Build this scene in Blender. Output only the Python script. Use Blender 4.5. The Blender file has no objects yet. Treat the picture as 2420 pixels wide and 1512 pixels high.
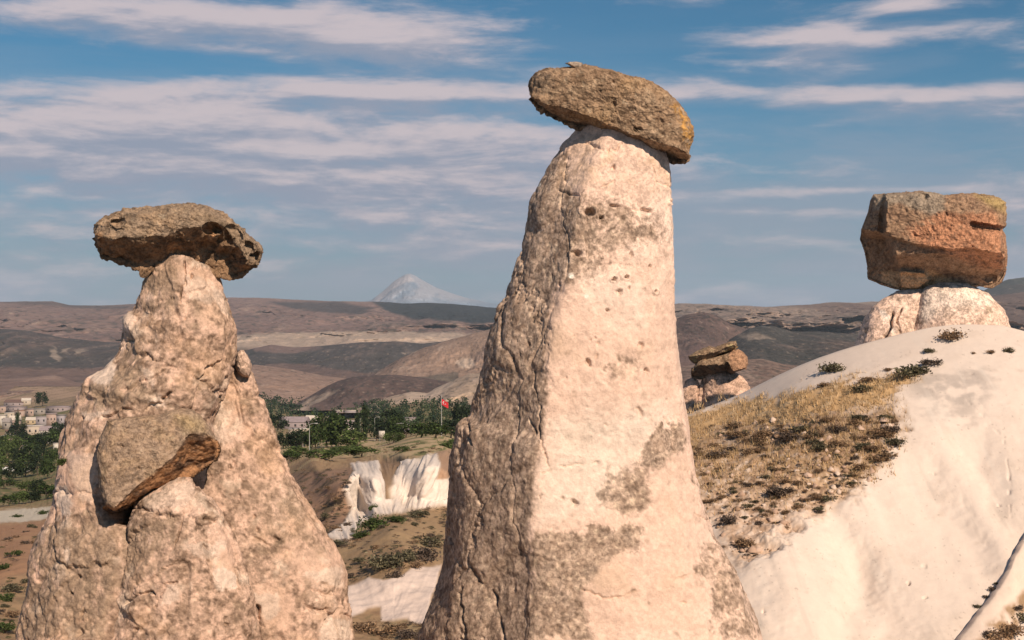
import bpy, math, random
import numpy as np
from mathutils import Vector

# ------------------------------------------------------------------ camera, light, sky, exposure
scene = bpy.context.scene
COL = scene.collection
R = math.radians
SUN_EL, SUN_AZ = R(34), R(28)          # azimuth measured from straight behind the camera towards the right

cam_d = bpy.data.cameras.new('camera')
cam_d.lens, cam_d.sensor_width = 50.0, 36.0
cam_d.clip_start, cam_d.clip_end = 0.1, 60000
cam = bpy.data.objects.new('camera', cam_d)
cam.rotation_euler = (R(90), 0, 0)
COL.objects.link(cam)
scene.camera = cam

sun_d = bpy.data.lights.new('sun', 'SUN')
sun_d.energy, sun_d.angle, sun_d.color = 4.9, R(0.5), (1.0, 0.83, 0.66)
sun = bpy.data.objects.new('sun', sun_d)
SUN = Vector((math.sin(SUN_AZ) * math.cos(SUN_EL), -math.cos(SUN_AZ) * math.cos(SUN_EL), math.sin(SUN_EL)))
sun.rotation_euler = SUN.to_track_quat('Z', 'Y').to_euler()
sun.location = (40, -40, 60)
COL.objects.link(sun)

vs = scene.view_settings
vs.view_transform, vs.look, vs.exposure, vs.gamma = 'Standard', 'None', 0.0, 1.0
vs.use_curve_mapping = False
scene.cycles.use_denoising = True
scene.cycles.volume_bounces = 0
scene.cycles.max_bounces = 6
scene.cycles.diffuse_bounces = 1

# picture coordinates used for measuring: 2419 x 1512, eye level at 756
FV = 2419 * 50 / 36.0
CX, CY = 1209.5, 756.0
def P(vx, vy, Y): return ((vx - CX) / FV * Y, Y, -(vy - CY) / FV * Y)

class NT:                                     # small helper for building node trees
    def __init__(s, nt): s.nt = nt; s.n = nt.nodes; s.l = nt.links
    def put(s, a, v):
        if isinstance(v, bpy.types.NodeSocket): s.l.new(v, a)
        elif v is not None: a.default_value = v
    def math(s, op, a, b=None, c=None, clamp=False):
        n = s.n.new('ShaderNodeMath'); n.operation = op; n.use_clamp = clamp
        for i, v in enumerate((a, b, c)):
            if v is not None: s.put(n.inputs[i], v)
        return n.outputs[0]
    def noise(s, vec, scale, detail=4, rough=.5, dist=0., out=0):
        n = s.n.new('ShaderNodeTexNoise'); n.inputs['Scale'].default_value = scale
        n.inputs['Detail'].default_value = detail; n.inputs['Roughness'].default_value = rough
        n.inputs['Distortion'].default_value = dist
        if vec is not None: s.l.new(vec, n.inputs['Vector'])
        return n.outputs[out]
    def mix(s, f, a, b, blend='MIX'):
        n = s.n.new('ShaderNodeMix'); n.data_type = 'RGBA'; n.blend_type = blend
        s.put(n.inputs[0], f); s.put(n.inputs[6], a); s.put(n.inputs[7], b)
        return n.outputs[2]
    def ramp(s, f, lo, hi, a=0., b=1., smooth=True):
        n = s.n.new('ShaderNodeMapRange')
        n.interpolation_type = 'SMOOTHSTEP' if smooth else 'LINEAR'
        s.put(n.inputs[0], f); s.put(n.inputs[1], lo); s.put(n.inputs[2], hi); s.put(n.inputs[3], a); s.put(n.inputs[4], b)
        return n.outputs[0]
    def xyz(s, x, y, z):
        n = s.n.new('ShaderNodeCombineXYZ')
        for i, v in enumerate((x, y, z)): s.put(n.inputs[i], v)
        return n.outputs[0]

def build_world():
    w = bpy.data.worlds.new('World'); scene.world = w; w.use_nodes = True
    t = NT(w.node_tree); t.n.clear()
    out = t.n.new('ShaderNodeOutputWorld'); bg = t.n.new('ShaderNodeBackground')
    sky = t.n.new('ShaderNodeTexSky'); sky.sky_type = 'NISHITA'; sky.sun_disc = False
    sky.sun_elevation = SUN_EL
    sky.sun_rotation = R(180) - SUN_AZ
    sky.altitude = 1200; sky.air_density = 1.0; sky.dust_density = 0.6; sky.ozone_density = 1.6
    tc = t.n.new('ShaderNodeTexCoord')
    sep = t.n.new('ShaderNodeSeparateXYZ'); t.l.new(tc.outputs['Generated'], sep.inputs[0])
    x, y, z = sep.outputs
    az = t.math('ARCTAN2', x, y)                      # 0 straight ahead
    el = t.math('ARCSINE', z)
    def density(dz):
        e = t.math('ADD', el, dz) if dz else el
        # stretched direction noise: no seam behind the camera
        v = t.xyz(t.math('MULTIPLY', x, 1.0), t.math('MULTIPLY', y, 1.0), t.math('MULTIPLY', e, 5.0))
        big = t.noise(v, 3.1, 3, .5, .3)
        med = t.noise(v, 10.5, 9, .62, .25)
        d = t.math('ADD', t.math('MULTIPLY', big, .42), t.math('MULTIPLY', med, .62))
        return d, e
    # where the cloud banks lie: (vx, vy, half width, half height, weight)
    banks = [(420, 325, 820, 115, .20), (250, 480, 520, 60, .10), (950, 560, 420, 50, .08), (520, 345, 620, 45, .10), (330, 270, 420, 40, .12), (900, 215, 420, 26, .13), (1500, 220, 500, 24, .15),
             (480, 45, 560, 45, .22), (1000, 110, 330, 45, .16), (1950, 92, 300, 26, .24), (1950, 160, 130, 40, .15), (2150, 222, 420, 22, .17),
             (2380, 480, 150, 170, .07), (430, 410, 300, 28, .13), (1000, 600, 400, 40, .12), (900, 500, 300, 50, .06), (1750, 455, 460, 11, .14), (1850, 500, 300, 12, .10),
             (2150, 10, 110, 16, .16), (200, 560, 320, 24, .09), (1250, 330, 200, 30, .06),
             (280, 145, 460, 30, -.24), (1420, 90, 230, 80, -.14), (1900, 340, 480, 50, -.10), (2230, 150, 170, 50, -.06), (1850, 610, 500, 70, -.06)]
    def bias(e):
        s = None
        for vx, vy, hw, hh, wt in banks:
            a0 = math.atan((vx - CX) / FV); e0 = math.atan(-(vy - CY) / FV * math.cos(a0))
            da = t.math('DIVIDE', t.math('SUBTRACT', az, a0), hw / FV)
            de = t.math('DIVIDE', t.math('SUBTRACT', e, e0), hh / FV)
            r2 = t.math('ADD', t.math('MULTIPLY', da, da), t.math('MULTIPLY', de, de))
            g = t.math('MULTIPLY', t.math('EXPONENT', t.math('MULTIPLY', r2, -.9)), wt)
            s = g if s is None else t.math('ADD', s, g)
        return s
    d0, e0 = density(0); d1, e1 = density(.009)
    b0 = bias(e0); b1 = bias(e1)
    f0 = t.math('ADD', d0, b0); f1 = t.math('ADD', d1, b1)
    cover = t.ramp(f0, .485, .735)
    lit = t.ramp(t.math('SUBTRACT', f0, f1), -.09, .12)       # tops face the light
    skyc = sky.outputs[0]
    tint = t.mix(1.0, skyc, (.36, .85, 1.02, 1), 'MULTIPLY')
    pale = t.ramp(el, -.02, .19, .8, 0.0)
    base = t.mix(pale, tint, (4.5, 5.1, 6.6, 1))
    cc = t.mix(lit, (5.2, 5.7, 7.3, 1), (11.0, 9.4, 9.7, 1))
    vv = t.xyz(x, y, t.math('MULTIPLY', el, 7.0))
    veil = t.math('MULTIPLY', t.ramp(t.noise(vv, 4.2, 6, .6, .4), .38, .62), t.ramp(el, .02, .24, .62, .0))
    base = t.mix(veil, base, (5.9, 6.2, 7.6, 1))
    cov = t.math('MULTIPLY', cover, .92)
    colr = t.mix(cov, base, cc)
    t.l.new(colr, bg.inputs[0]); bg.inputs[1].default_value = .058
    t.l.new(bg.outputs[0], out.inputs[0])
build_world()

# ------------------------------------------------------------------ numpy noise
rng0 = np.random.RandomState(7)
PERM = rng0.permutation(256).astype(np.int32); PERM = np.concatenate([PERM, PERM, PERM])
G = rng0.normal(size=(256, 3)); G /= np.linalg.norm(G, axis=1)[:, None]; G = G.astype(np.float32)
RND = rng0.rand(256, 3).astype(np.float32)

def _hash(ix, iy, iz): return PERM[PERM[PERM[ix & 255] + (iy & 255)] + (iz & 255)]
def perlin(p):
    p = np.asarray(p, np.float32); sh = p.shape[:-1]; p = p.reshape(-1, 3)
    i = np.floor(p).astype(np.int32); f = p - i; u = f * f * f * (f * (f * 6 - 15) + 10)
    res = 0
    for dx in (0, 1):
        wx = u[:, 0] if dx else 1 - u[:, 0]
        for dy in (0, 1):
            wy = u[:, 1] if dy else 1 - u[:, 1]
            for dz in (0, 1):
                wz = u[:, 2] if dz else 1 - u[:, 2]
                g = G[_hash(i[:, 0] + dx, i[:, 1] + dy, i[:, 2] + dz)]
                dot = g[:, 0] * (f[:, 0] - dx) + g[:, 1] * (f[:, 1] - dy) + g[:, 2] * (f[:, 2] - dz)
                res = res + wx * wy * wz * dot
    return (res * 1.5).reshape(sh)
def fbm(p, s=1., o=4, gain=.5, seed=0., ridged=False):
    p = np.asarray(p, np.float32) * s + seed * 17.31
    a, r, n = 1., 0, 0
    for k in range(o):
        v = perlin(p)
        if ridged: v = 1 - 2 * np.abs(v)
        r = r + a * v; n += a; a *= gain; p = p * 2.03 + 5.7
    return r / n
def worley(p, s=1., seed=0., two=False):
    p = np.asarray(p, np.float32) * s + seed * 11.7; sh = p.shape[:-1]; p = p.reshape(-1, 3)
    i = np.floor(p).astype(np.int32); f = p - i
    F1 = np.full(len(p), 9., np.float32); F2 = F1.copy(); ID = np.zeros(len(p), np.float32)
    for dx in (-1, 0, 1):
        for dy in (-1, 0, 1):
            for dz in (-1, 0, 1):
                h = _hash(i[:, 0] + dx, i[:, 1] + dy, i[:, 2] + dz); r = RND[h]
                d = np.sqrt((dx + r[:, 0] - f[:, 0])**2 + (dy + r[:, 1] - f[:, 1])**2 + (dz + r[:, 2] - f[:, 2])**2)
                c = d < F1
                F2 = np.where(c, F1, np.minimum(F2, d)); ID = np.where(c, h / 255., ID); F1 = np.where(c, d, F1)
    return F1.reshape(sh), F2.reshape(sh), ID.reshape(sh)
def sm(a, b, x):
    t = np.clip((x - a) / (b - a), 0, 1); return t * t * (3 - 2 * t)
def mixc(c, d, m):
    return c * (1 - m[..., None]) + np.asarray(d, np.float32) * m[..., None]
def pdist(x, y, pts):
    d = np.full(x.shape, 1e9, np.float32)
    for (x0, y0), (x1, y1) in zip(pts[:-1], pts[1:]):
        dx, dy = x1 - x0, y1 - y0
        t = np.clip(((x - x0) * dx + (y - y0) * dy) / (dx * dx + dy * dy + 1e-9), 0, 1)
        d = np.minimum(d, np.hypot(x - x0 - t * dx, y - y0 - t * dy))
    return d
def sdpoly(x, y, poly):                       # negative inside
    pts = list(poly) + [poly[0]]
    d = pdist(x, y, pts); ins = np.zeros(x.shape, bool)
    for (x0, y0), (x1, y1) in zip(pts[:-1], pts[1:]):
        if y0 != y1:
            c = ((y0 > y) != (y1 > y)) & (x < (x1 - x0) * (y - y0) / (y1 - y0) + x0)
            ins ^= c
    return np.where(ins, -d, d)
def inpoly(x, y, poly, soft=6.): return sm(soft, -soft, sdpoly(x, y, poly))
def project(V):
    return CX + V[..., 0] / V[..., 1] * FV, CY - V[..., 2] / V[..., 1] * FV
def curve(pts):
    a = np.array(pts, float); return lambda x: np.interp(x, a[:, 0], a[:, 1])

# ------------------------------------------------------------------ mesh helpers
def raw_mesh(name, V, F, mat, col=None, smooth=True, parent=None):
    """V (n,3), F (m,k) all faces of one size"""
    V = np.ascontiguousarray(V, np.float32).reshape(-1, 3); F = np.ascontiguousarray(F, np.int32)
    m, k = F.shape
    me = bpy.data.meshes.new(name)
    me.vertices.add(len(V)); me.vertices.foreach_set('co', V.ravel())
    me.loops.add(m * k); me.loops.foreach_set('vertex_index', F.ravel())
    me.polygons.add(m)
    me.polygons.foreach_set('loop_start', np.arange(0, m * k, k, dtype=np.int32))
    me.polygons.foreach_set('loop_total', np.full(m, k, np.int32))
    if smooth: me.polygons.foreach_set('use_smooth', np.ones(m, bool))
    if col is not None:
        ca = me.color_attributes.new('Col', 'FLOAT_COLOR', 'POINT')
        c4 = np.ones((len(V), 4), np.float32); cc_ = np.asarray(col); c4[:, :cc_.shape[-1]] = np.clip(cc_.reshape(-1, cc_.shape[-1]), 0, 1)
        ca.data.foreach_set('color', c4.ravel())
    me.update(calc_edges=True); me.validate()
    me.materials.append(mat)
    o = bpy.data.objects.new(name, me); COL.objects.link(o)
    if parent is not None: o.parent = parent
    return o
def grid_faces(nr, nc, wrap):
    r = np.arange(nr - 1)[:, None]; c = np.arange(nc if wrap else nc - 1)[None, :]
    c2 = (c + 1) % nc
    return np.stack(np.broadcast_arrays(r * nc + c, r * nc + c2, (r + 1) * nc + c2, (r + 1) * nc + c), -1).reshape(-1, 4)
def grid_mesh(name, V, wrap, mat, col=None, parent=None, flip=False):
    F = grid_faces(V.shape[0], V.shape[1], wrap)
    if flip: F = F[:, ::-1]
    return raw_mesh(name, V, F, mat, col, True, parent)
def grid_normals(V, wrap):
    if wrap: du = np.roll(V, -1, 1) - np.roll(V, 1, 1)
    else: du = np.gradient(V, axis=1)
    dv = np.gradient(V, axis=0)
    n = np.cross(du, dv); n /= np.linalg.norm(n, axis=-1, keepdims=True) + 1e-9
    return n
def empty(name, loc):
    o = bpy.data.objects.new(name, None); o.location = loc; o.empty_display_size = .2; COL.objects.link(o); return o
def tag(o, label=None, cat=None, group=None, kind=None):
    for k, v in (('label', label), ('category', cat), ('group', group), ('kind', kind)):
        if v: o[k] = v
    return o

# ------------------------------------------------------------------ materials
def rock_mat(name, fine=9., bump=.6, dist=.03, var=.28, rough=.95, speck=0.):
    m = bpy.data.materials.new(name); m.use_nodes = True; t = NT(m.node_tree)
    b = t.n['Principled BSDF']; b.inputs['Roughness'].default_value = rough
    b.inputs['Specular IOR Level'].default_value = .15
    at = t.n.new('ShaderNodeAttribute'); at.attribute_name = 'Col'
    tc = t.n.new('ShaderNodeTexCoord'); v = tc.outputs['Object']
    n1 = t.noise(v, fine, 6, .65); n2 = t.noise(v, fine * 4.3, 4, .6)
    k = t.math('ADD', t.math('MULTIPLY', n1, var * 2.), t.math('MULTIPLY', n2, var * .7))
    k = t.math('ADD', k, 1 - var * 1.35)
    if speck:                                   # crusty speckle, strength in the attribute's alpha
        n3 = t.noise(v, fine * 1.9, 4, .7, .6); n4 = t.noise(v, fine * .55, 3, .6)
        g = t.math('ADD', n3, t.math('MULTIPLY', t.math('SUBTRACT', n4, .5), .6))
        sp = t.math('SUBTRACT', t.ramp(g, .36, .66, 0., 1.), .52)
        k = t.math('MULTIPLY', k, t.math('ADD', 1., t.math('MULTIPLY', t.math('MULTIPLY', sp, -speck), at.outputs['Alpha'])))
    c = t.mix(1., at.outputs['Color'], t.xyz(k, k, k), 'MULTIPLY')
    t.l.new(c, b.inputs['Base Color'])
    bp = t.n.new('ShaderNodeBump'); bp.inputs['Strength'].default_value = bump; bp.inputs['Distance'].default_value = dist
    t.l.new(t.math('ADD', n1, t.math('MULTIPLY', n2, .3)), bp.inputs['Height']); t.l.new(bp.outputs[0], b.inputs['Normal'])
    return m
def leaf_mat(name):
    m = bpy.data.materials.new(name); m.use_nodes = True; t = NT(m.node_tree)
    b = t.n['Principled BSDF']; b.inputs['Roughness'].default_value = .8
    b.inputs['Specular IOR Level'].default_value = .2
    at = t.n.new('ShaderNodeAttribute'); at.attribute_name = 'Col'
    t.l.new(at.outputs['Color'], b.inputs['Base Color'])
    tr = t.n.new('ShaderNodeBsdfTranslucent'); t.l.new(at.outputs['Color'], tr.inputs[0])
    mx = t.n.new('ShaderNodeMixShader'); mx.inputs[0].default_value = .25
    t.l.new(b.outputs[0], mx.inputs[1]); t.l.new(tr.outputs[0], mx.inputs[2])
    t.l.new(mx.outputs[0], t.n['Material Output'].inputs[0])
    return m
def plain_mat(name, c, rough=.8, var=.25, scale=1.5, metal=0.):
    m = bpy.data.materials.new(name); m.use_nodes = True; t = NT(m.node_tree)
    b = t.n['Principled BSDF']; b.inputs['Roughness'].default_value = rough; b.inputs['Metallic'].default_value = metal
    tc = t.n.new('ShaderNodeTexCoord')
    n = t.noise(tc.outputs['Object'], scale, 5, .6)
    k = t.ramp(n, .25, .75, 1 - var, 1 + var, False)
    t.l.new(t.mix(1., (*c, 1), t.xyz(k, k, k), 'MULTIPLY'), b.inputs['Base Color'])
    return m
M_TUFF = rock_mat('pitted_tuff', 7, .9, .03, .30, speck=.75)
M_BASALT = rock_mat('lichen_basalt', 8, 1., .06, .45, speck=.7)
M_WHITE = rock_mat('white_tuff', 3., .35, .03, .10)
M_HILL = rock_mat('dry_hill_earth', .05, .8, 5., .55)
M_GROUND = rock_mat('valley_earth', .9, .6, .1, .22)
M_LEAF = leaf_mat('leaves')
M_BARK = plain_mat('bark', (.09, .065, .045), .9)

# colours (reflectance)
C_PALE = np.array((.72, .505, .39)); C_CREAM = np.array((.78, .60, .485)); C_TAN = np.array((.48, .33, .24))
C_LICH = np.array((.325, .227, .165)); C_LICH2 = np.array((.43, .31, .232)); C_DARK = np.array((.20, .135, .095))
C_ORANGE = np.array((.52, .31, .16)); C_RUST = np.array((.36, .17, .085))
C_WHITE = np.array((.75, .635, .545))

# ------------------------------------------------------------------ rock builders
def section(poly, n, blur=.035):
    """rounded closed cross-section; returns a (across, -1..1) and b (depth, front negative)"""
    p = np.array(list(poly) + [poly[0]], float)
    seg = np.r_[0, np.cumsum(np.hypot(*np.diff(p, axis=0).T))]
    s = np.linspace(0, seg[-1], n, endpoint=False)
    a, b = np.interp(s, seg, p[:, 0]), np.interp(s, seg, p[:, 1])
    f = np.fft.fftfreq(n) * n; k = np.exp(-.5 * (f * blur * 2 * math.pi)**2)
    a = np.fft.ifft(np.fft.fft(a) * k).real; b = np.fft.ifft(np.fft.fft(b) * k).real
    a = 2 * (a - a.min()) / (a.max() - a.min()) - 1
    return a, b
def even(n, poly, front=.68, blur=.035):
    """put most of the columns on the camera side"""
    a, b = section(poly, 4000, blur)
    w = np.where(b < .25, 1., .3)
    c = np.r_[0, np.cumsum(w)]; c /= c[-1]
    idx = np.interp(np.linspace(0, 1, n, endpoint=False), c, np.arange(4001)) % 4000
    i = idx.astype(int)
    return a[i], b[i]
def resample(pts, n):
    p = np.array(pts, float); s = np.r_[0, np.cumsum(np.hypot(*np.diff(p, axis=0).T))]; s /= s[-1]
    t = np.linspace(0, 1, n)
    return np.interp(t, s, p[:, 0]), np.interp(t, s, p[:, 1])
def pillar_grid(left, right, Y, poly, nu, nv, depth=.85, top_rows=14, blur=.035, minw=0., lean=0.):
    xl, yl = resample(left, nv); xr, yr = resample(right, nv)
    a, b = even(nu, poly, blur=blur)
    h = (a + 1) / 2
    vx = xl[:, None] + (xr - xl)[:, None] * h; vy = yl[:, None] + (yr - yl)[:, None] * h
    hw = np.maximum((xr - xl) / 2 / FV * Y, minw)
    t = np.linspace(0, 1, nv)
    Yv = Y + depth * hw[:, None] * b[None] + lean * t[:, None]
    V = np.stack([(vx - CX) / FV * Y, Yv, -(vy - CY) / FV * Y], -1)
    # rounded closed top
    c = V[0].mean(0); tops = []
    for k in range(top_rows):
        f = k / top_rows
        tops.append(c + (V[0] - c) * (math.sin(f * math.pi / 2) + 1e-3) + np.array([0, 0, .12 * hw[0] * math.cos(f * math.pi / 2)]))
    V = np.concatenate([np.array(tops), V], 0)
    n = grid_normals(V, True)
    ax = V.mean(1, keepdims=True)
    flip = ((V - ax) * n)[..., :2].sum(-1).mean() < 0
    if flip: n = -n
    return V.astype(np.float32), n.astype(np.float32), flip
def stone_grid(outline, Y, D, nu, nv, p=.55, back=1., edge=None):
    """closed boulder whose outline is given; front pole towards the camera; crisp along the lower edge"""
    o = np.array(list(outline) + [outline[0]], float)
    s = np.r_[0, np.cumsum(np.hypot(*np.diff(o, axis=0).T))]
    t = np.linspace(0, s[-1], nu, endpoint=False)
    bx, by = np.interp(t, s, o[:, 0]), np.interp(t, s, o[:, 1])
    cx, cy = bx.mean(), by.mean()
    pc = np.full(nu, float(p))
    if edge is not None:
        below = (by > np.interp(bx, *np.array(edge, float).T) - 2).astype(float)
        k = np.ones(9) / 9; below = np.convolve(np.r_[below[-9:], below, below[:9]], k, 'same')[9:-9]
        pc = p + (.16 - p) * below
    ph = np.linspace(-math.pi / 2, math.pi / 2, 4001)
    lut = []
    for q in np.linspace(.1, .9, 41):
        r = np.clip(np.cos(ph), 0, 1)**q; d = np.sign(ph) * np.abs(np.sin(ph))**q
        L = np.r_[0, np.cumsum(np.hypot(np.diff(r) * 1.2, np.diff(d)) * np.where(ph[1:] < .1, 1., .35))]; L /= L[-1]
        u = np.linspace(0, 1, nv); lut.append((np.interp(u, L, r), np.interp(u, L, d)))
    lut = np.array(lut); ix = np.clip(np.round((pc - .1) / .02).astype(int), 0, 40)
    rho, dep = lut[ix, 0].T, lut[ix, 1].T
    rho = rho * np.where(np.arange(nv)[:, None] == 0, 0, 1); rho[-1] = 0
    vx = cx + (bx - cx)[None] * rho; vy = cy + (by - cy)[None] * rho
    Yv = Y + np.where(dep < 0, dep * D, dep * D * back)
    V = np.stack([(vx - CX) / FV * Y, Yv, -(vy - CY) / FV * Y], -1).astype(np.float32)
    return V, vx, vy, dep
def outward(V):
    n = grid_normals(V, True); c = V.reshape(-1, 3).mean(0)
    flip = ((V - c) * n).sum(-1).mean() < 0
    return (-n if flip else n).astype(np.float32), flip

def pits(V, n_out, scale, size, depth, seed, mask=None):
    w = fbm(V, 3.5, 3, seed=seed + 50); w = np.stack([w, -w[::-1], np.roll(w, 17, 0)], -1)
    F1, F2, ID = worley(V + .15 * w, scale, seed)
    r = size * (.25 + .9 * ID**2)
    h = np.where(ID > .6, sm(r, r * .2, F1), 0) * sm(-.25, .15, fbm(V, .8, 2, seed=seed + 60))
    if mask is not None: h = h * mask
    return h * depth, h

# ------------------------------------------------------------------ terrain
class RBF:                                     # smooth surface of log distance through measured points
    def __init__(s, pts):
        a = np.array(pts, float); s.p = a[:, :2] / 100.; y = np.log(a[:, 2]); n = len(a)
        d = np.hypot(s.p[:, None, 0] - s.p[None, :, 0], s.p[:, None, 1] - s.p[None, :, 1])
        A = np.zeros((n + 3, n + 3)); A[:n, :n] = d * d * np.log(d + 1e-9) + np.eye(n) * .03; A[:n, n] = 1; A[:n, n + 1:] = s.p; A[n:, :n] = A[:n, n:].T
        s.w = np.linalg.solve(A, np.r_[y, 0, 0, 0])
    def __call__(s, vx, vy):
        vx, vy = np.broadcast_arrays(np.asarray(vx, float), np.asarray(vy, float)); n = len(s.p)
        r = s.w[n] + s.w[n + 1] * vx / 100. + s.w[n + 2] * vy / 100.
        for (px, py), w in zip(s.p, s.w[:n]):
            q = (vx / 100. - px)**2 + (vy / 100. - py)**2; r = r + w * q * .5 * np.log(q + 1e-18)
        return np.exp(r)

# valley floor: near slope below the view point down to the gardens and the plain
YG = RBF([(900, 1512, 85), (900, 1440, 92), (900, 1340, 100), (930, 1300, 104), (930, 1250, 113), (1000, 1215, 128), (780, 1275, 118),
          (950, 1190, 134), (950, 1100, 150), (1040, 1190, 134), (1050, 1080, 152), (850, 1100, 150), (850, 1200, 134), (950, 1072, 158), (740, 1120, 150), (740, 1250, 128), (740, 1075, 175), (900, 1060, 225), (740, 1055, 330),
          (900, 1040, 400), (900, 1010, 600), (900, 960, 950), (900, 930, 1250), (1150, 1010, 600), (1150, 960, 950),
          (50, 1512, 70), (50, 1400, 84), (50, 1300, 102), (50, 1250, 140), (50, 1210, 195), (50, 1150, 310), (50, 1060, 540),
          (50, 1030, 690), (50, 980, 900), (50, 945, 1120), (50, 930, 1260), (-700, 1512, 60), (-700, 1150, 190), (-700, 940, 1000),
          (400, 1512, 75), (400, 1200, 150), (400, 960, 700), (1300, 1512, 80), (1300, 1200, 140), (1300, 960, 700), (1300, 1000, 420),
          (1800, 1512, 85), (1800, 1200, 150), (1800, 960, 520), (1700, 930, 900), (2600, 1512, 85), (2600, 1200, 150), (2600, 940, 900), (3300, 1200, 150), (3300, 940, 900),
          (400, 1900, 34), (1300, 1900, 36), (-700, 1900, 32), (2600, 1900, 36), (900, 1900, 38), (900, 1700, 58), (50, 1700, 50), (1900, 1700, 58),
          (-700, 910, 2200), (900, 910, 2200), (2600, 910, 2200)])
def build_ground():
    cols = np.unique(np.concatenate([np.arange(-900, -40, 40), np.arange(-40, 190, 2.2), np.arange(190, 590, 16), np.arange(590, 1115, 2.0),
                                     np.arange(1115, 1620, 25), np.arange(1620, 1780, 6), np.arange(1780, 3300, 40)]))
    rows = np.concatenate([np.linspace(2000, 1530, 20, endpoint=False), np.arange(1530, 1075, -2.6), np.arange(1075, 912, -1.3)])
    vx, vy = np.meshgrid(cols, rows)
    Y = np.maximum.accumulate(YG(vx, vy), axis=0) * (1 + .00004 * np.arange(len(rows)))[:, None]
    V = np.stack(P(vx, vy, Y), -1).astype(np.float32)
    # near apron rising to the view point
    first = V[0]; apr = []
    for f in np.linspace(0, 1, 14, endpoint=False):
        y = 2.0 + (first[:, 1] - 2.0) * f
        x = first[:, 0] * (.55 + .45 * f) + (cols - CX) / 100. * (1 - f) * .6
        zt = np.interp(y, [0, 5, 9, 14, 20, 60], [-1.7, -1.9, -3.4, -5.4, -7.6, -22.])
        apr.append(np.stack([x, y, np.where(f > .6, zt * (1 - (f - .6) / .4) + first[:, 2] * (f - .6) / .4, zt)], -1))
    # far plain to the horizon
    last = V[-1]; far = []
    for f in (1.25, 1.6, 2.2, 3.2, 4.5, 6.):
        far.append(np.stack([last[:, 0] * f * 1.5, last[:, 1] * f, np.full(len(cols), -105.) + 0 * last[:, 2]], -1))
    w = np.stack([vx, vy, 0 * vx], -1)
    wx = vx + 6 * fbm(V, .22, 3, seed=3); wy = vy + 5 * fbm(V, .22, 3, seed=4)
    n = grid_normals(V, False); n *= np.where((n * V).sum(-1, keepdims=True) > 0, -1, 1)
    # ---- relief
    cliff = inpoly(wx, wy, [(827, 1096), (895, 1090), (960, 1090), (1035, 1070), (1110, 1062), (1110, 1190), (1025, 1198), (955, 1208), (890, 1217), (862, 1228), (825, 1278), (760, 1276), (812, 1236), (824, 1209), (808, 1158), (838, 1114)], 5)
    gul = inpoly(wx, wy, [(896, 1080), (962, 1080), (935, 1110), (925, 1150), (926, 1178), (915, 1176), (902, 1135)], 4)
    notch = inpoly(wx, wy, [(1030, 1070), (1065, 1065), (1065, 1130), (1030, 1132), (1040, 1100)], 4)
    lower = inpoly(wx, wy, [(815, 1388), (870, 1364), (905, 1372), (937, 1366), (975, 1340), (1045, 1334), (1000, 1476), (962, 1461), (930, 1468), (902, 1466), (900, 1436), (870, 1441), (815, 1466)], 4)
    road = inpoly(wx, wy, [(-60, 1212), (60, 1200), (150, 1196), (150, 1222), (60, 1232), (-60, 1236)], 3)
    fl = np.stack([vx * .030 + .012 * (vy - 1150) * np.sign(vx - 930), vy * .006, 0 * vx], -1)
    flute = fbm(fl, 1.5, 4, seed=9, ridged=True)
    V = V + n * (cliff * (.6 * (flute - .25) + .2 * fbm(V, .15, 3, seed=2)) - .5 * gul)[..., None]
    V = V + n * (lower * .09 * fbm(fl, .8, 3, seed=5, ridged=True))[..., None]
    far_f = sm(1010, 1100, vy)
    V[..., 2] += far_f * (.35 * fbm(V, .35, 4, seed=1) * (1 - cliff)) + (1 - far_f) * .6 * fbm(V, .02, 3, seed=6)
    # ---- colour
    c = np.broadcast_to(np.array((.36, .235, .135)), V.shape).copy()
    g1 = fbm(V, .12, 4, seed=11); g2 = fbm(V, .6, 4, seed=12); g3 = fbm(V, 1.6, 3, seed=13)
    c = mixc(c, (.43, .31, .17), sm(0, .35, g1)); c = mixc(c, (.24, .145, .09), sm(.05, .35, g2) * .7)
    c = mixc(c, (.17, .135, .07), sm(.12, .35, g3) * .55 * sm(1000, 1150, vy))
    c = mixc(c, (.40, .215, .125), inpoly(wx, wy, [(-80, 1235), (140, 1228), (140, 1330), (-80, 1400)], 15) * .75)
    scrub = inpoly(wx, wy, [(690, 1118), (835, 1105), (815, 1160), (830, 1215), (800, 1262), (690, 1275)], 6)
    c = mixc(c, mixc(np.broadcast_to(np.array((.30, .185, .125)), V.shape).copy(), (.13, .095, .06), sm(-.05, .3, g2)), scrub)
    terr = inpoly(wx, wy, [(780, 1300), (900, 1262), (1060, 1190), (1060, 1260), (900, 1300), (780, 1330)], 8)
    c = mixc(c, (.38, .25, .14), terr * .8)
    field = sm(1088, 1070, vy) * sm(1018, 1036, vy) * (vx > 500)
    rowp = np.sin(vy * .62 + vx * .11 + 5 * g1)
    c = mixc(c, (.52, .38, .22), field * .8); c = mixc(c, (.14, .15, .05), field * sm(.35, .8, rowp + .9 * g2) * .9)
    green = sm(1040, 1005, vy) * (1 - sm(960, 925, vy))
    c = mixc(c, (.12, .14, .055), green * sm(-.3, .1, g1 + .4 * g2) * .85)
    c = mixc(c, (.11, .13, .05), sm(1210, 1170, vy) * sm(1030, 1050, vy) * (vx < 400) * sm(-.3, .1, g1 + .5 * g2) * .8)
    c = mixc(c, mixc(np.broadcast_to(np.array((.43, .29, .20)), V.shape).copy(), (.22, .16, .10), sm(-.1, .3, fbm(V, .035, 5, gain=.65, seed=14))), sm(975, 940, vy) * .9)
    wht = np.clip(cliff - gul * .9 - notch * .9, 0, 1)
    wc = mixc(np.broadcast_to(C_WHITE * 1.02, V.shape).copy(), (.52, .45, .37), sm(.05, .5, -flute) * .55)
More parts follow.
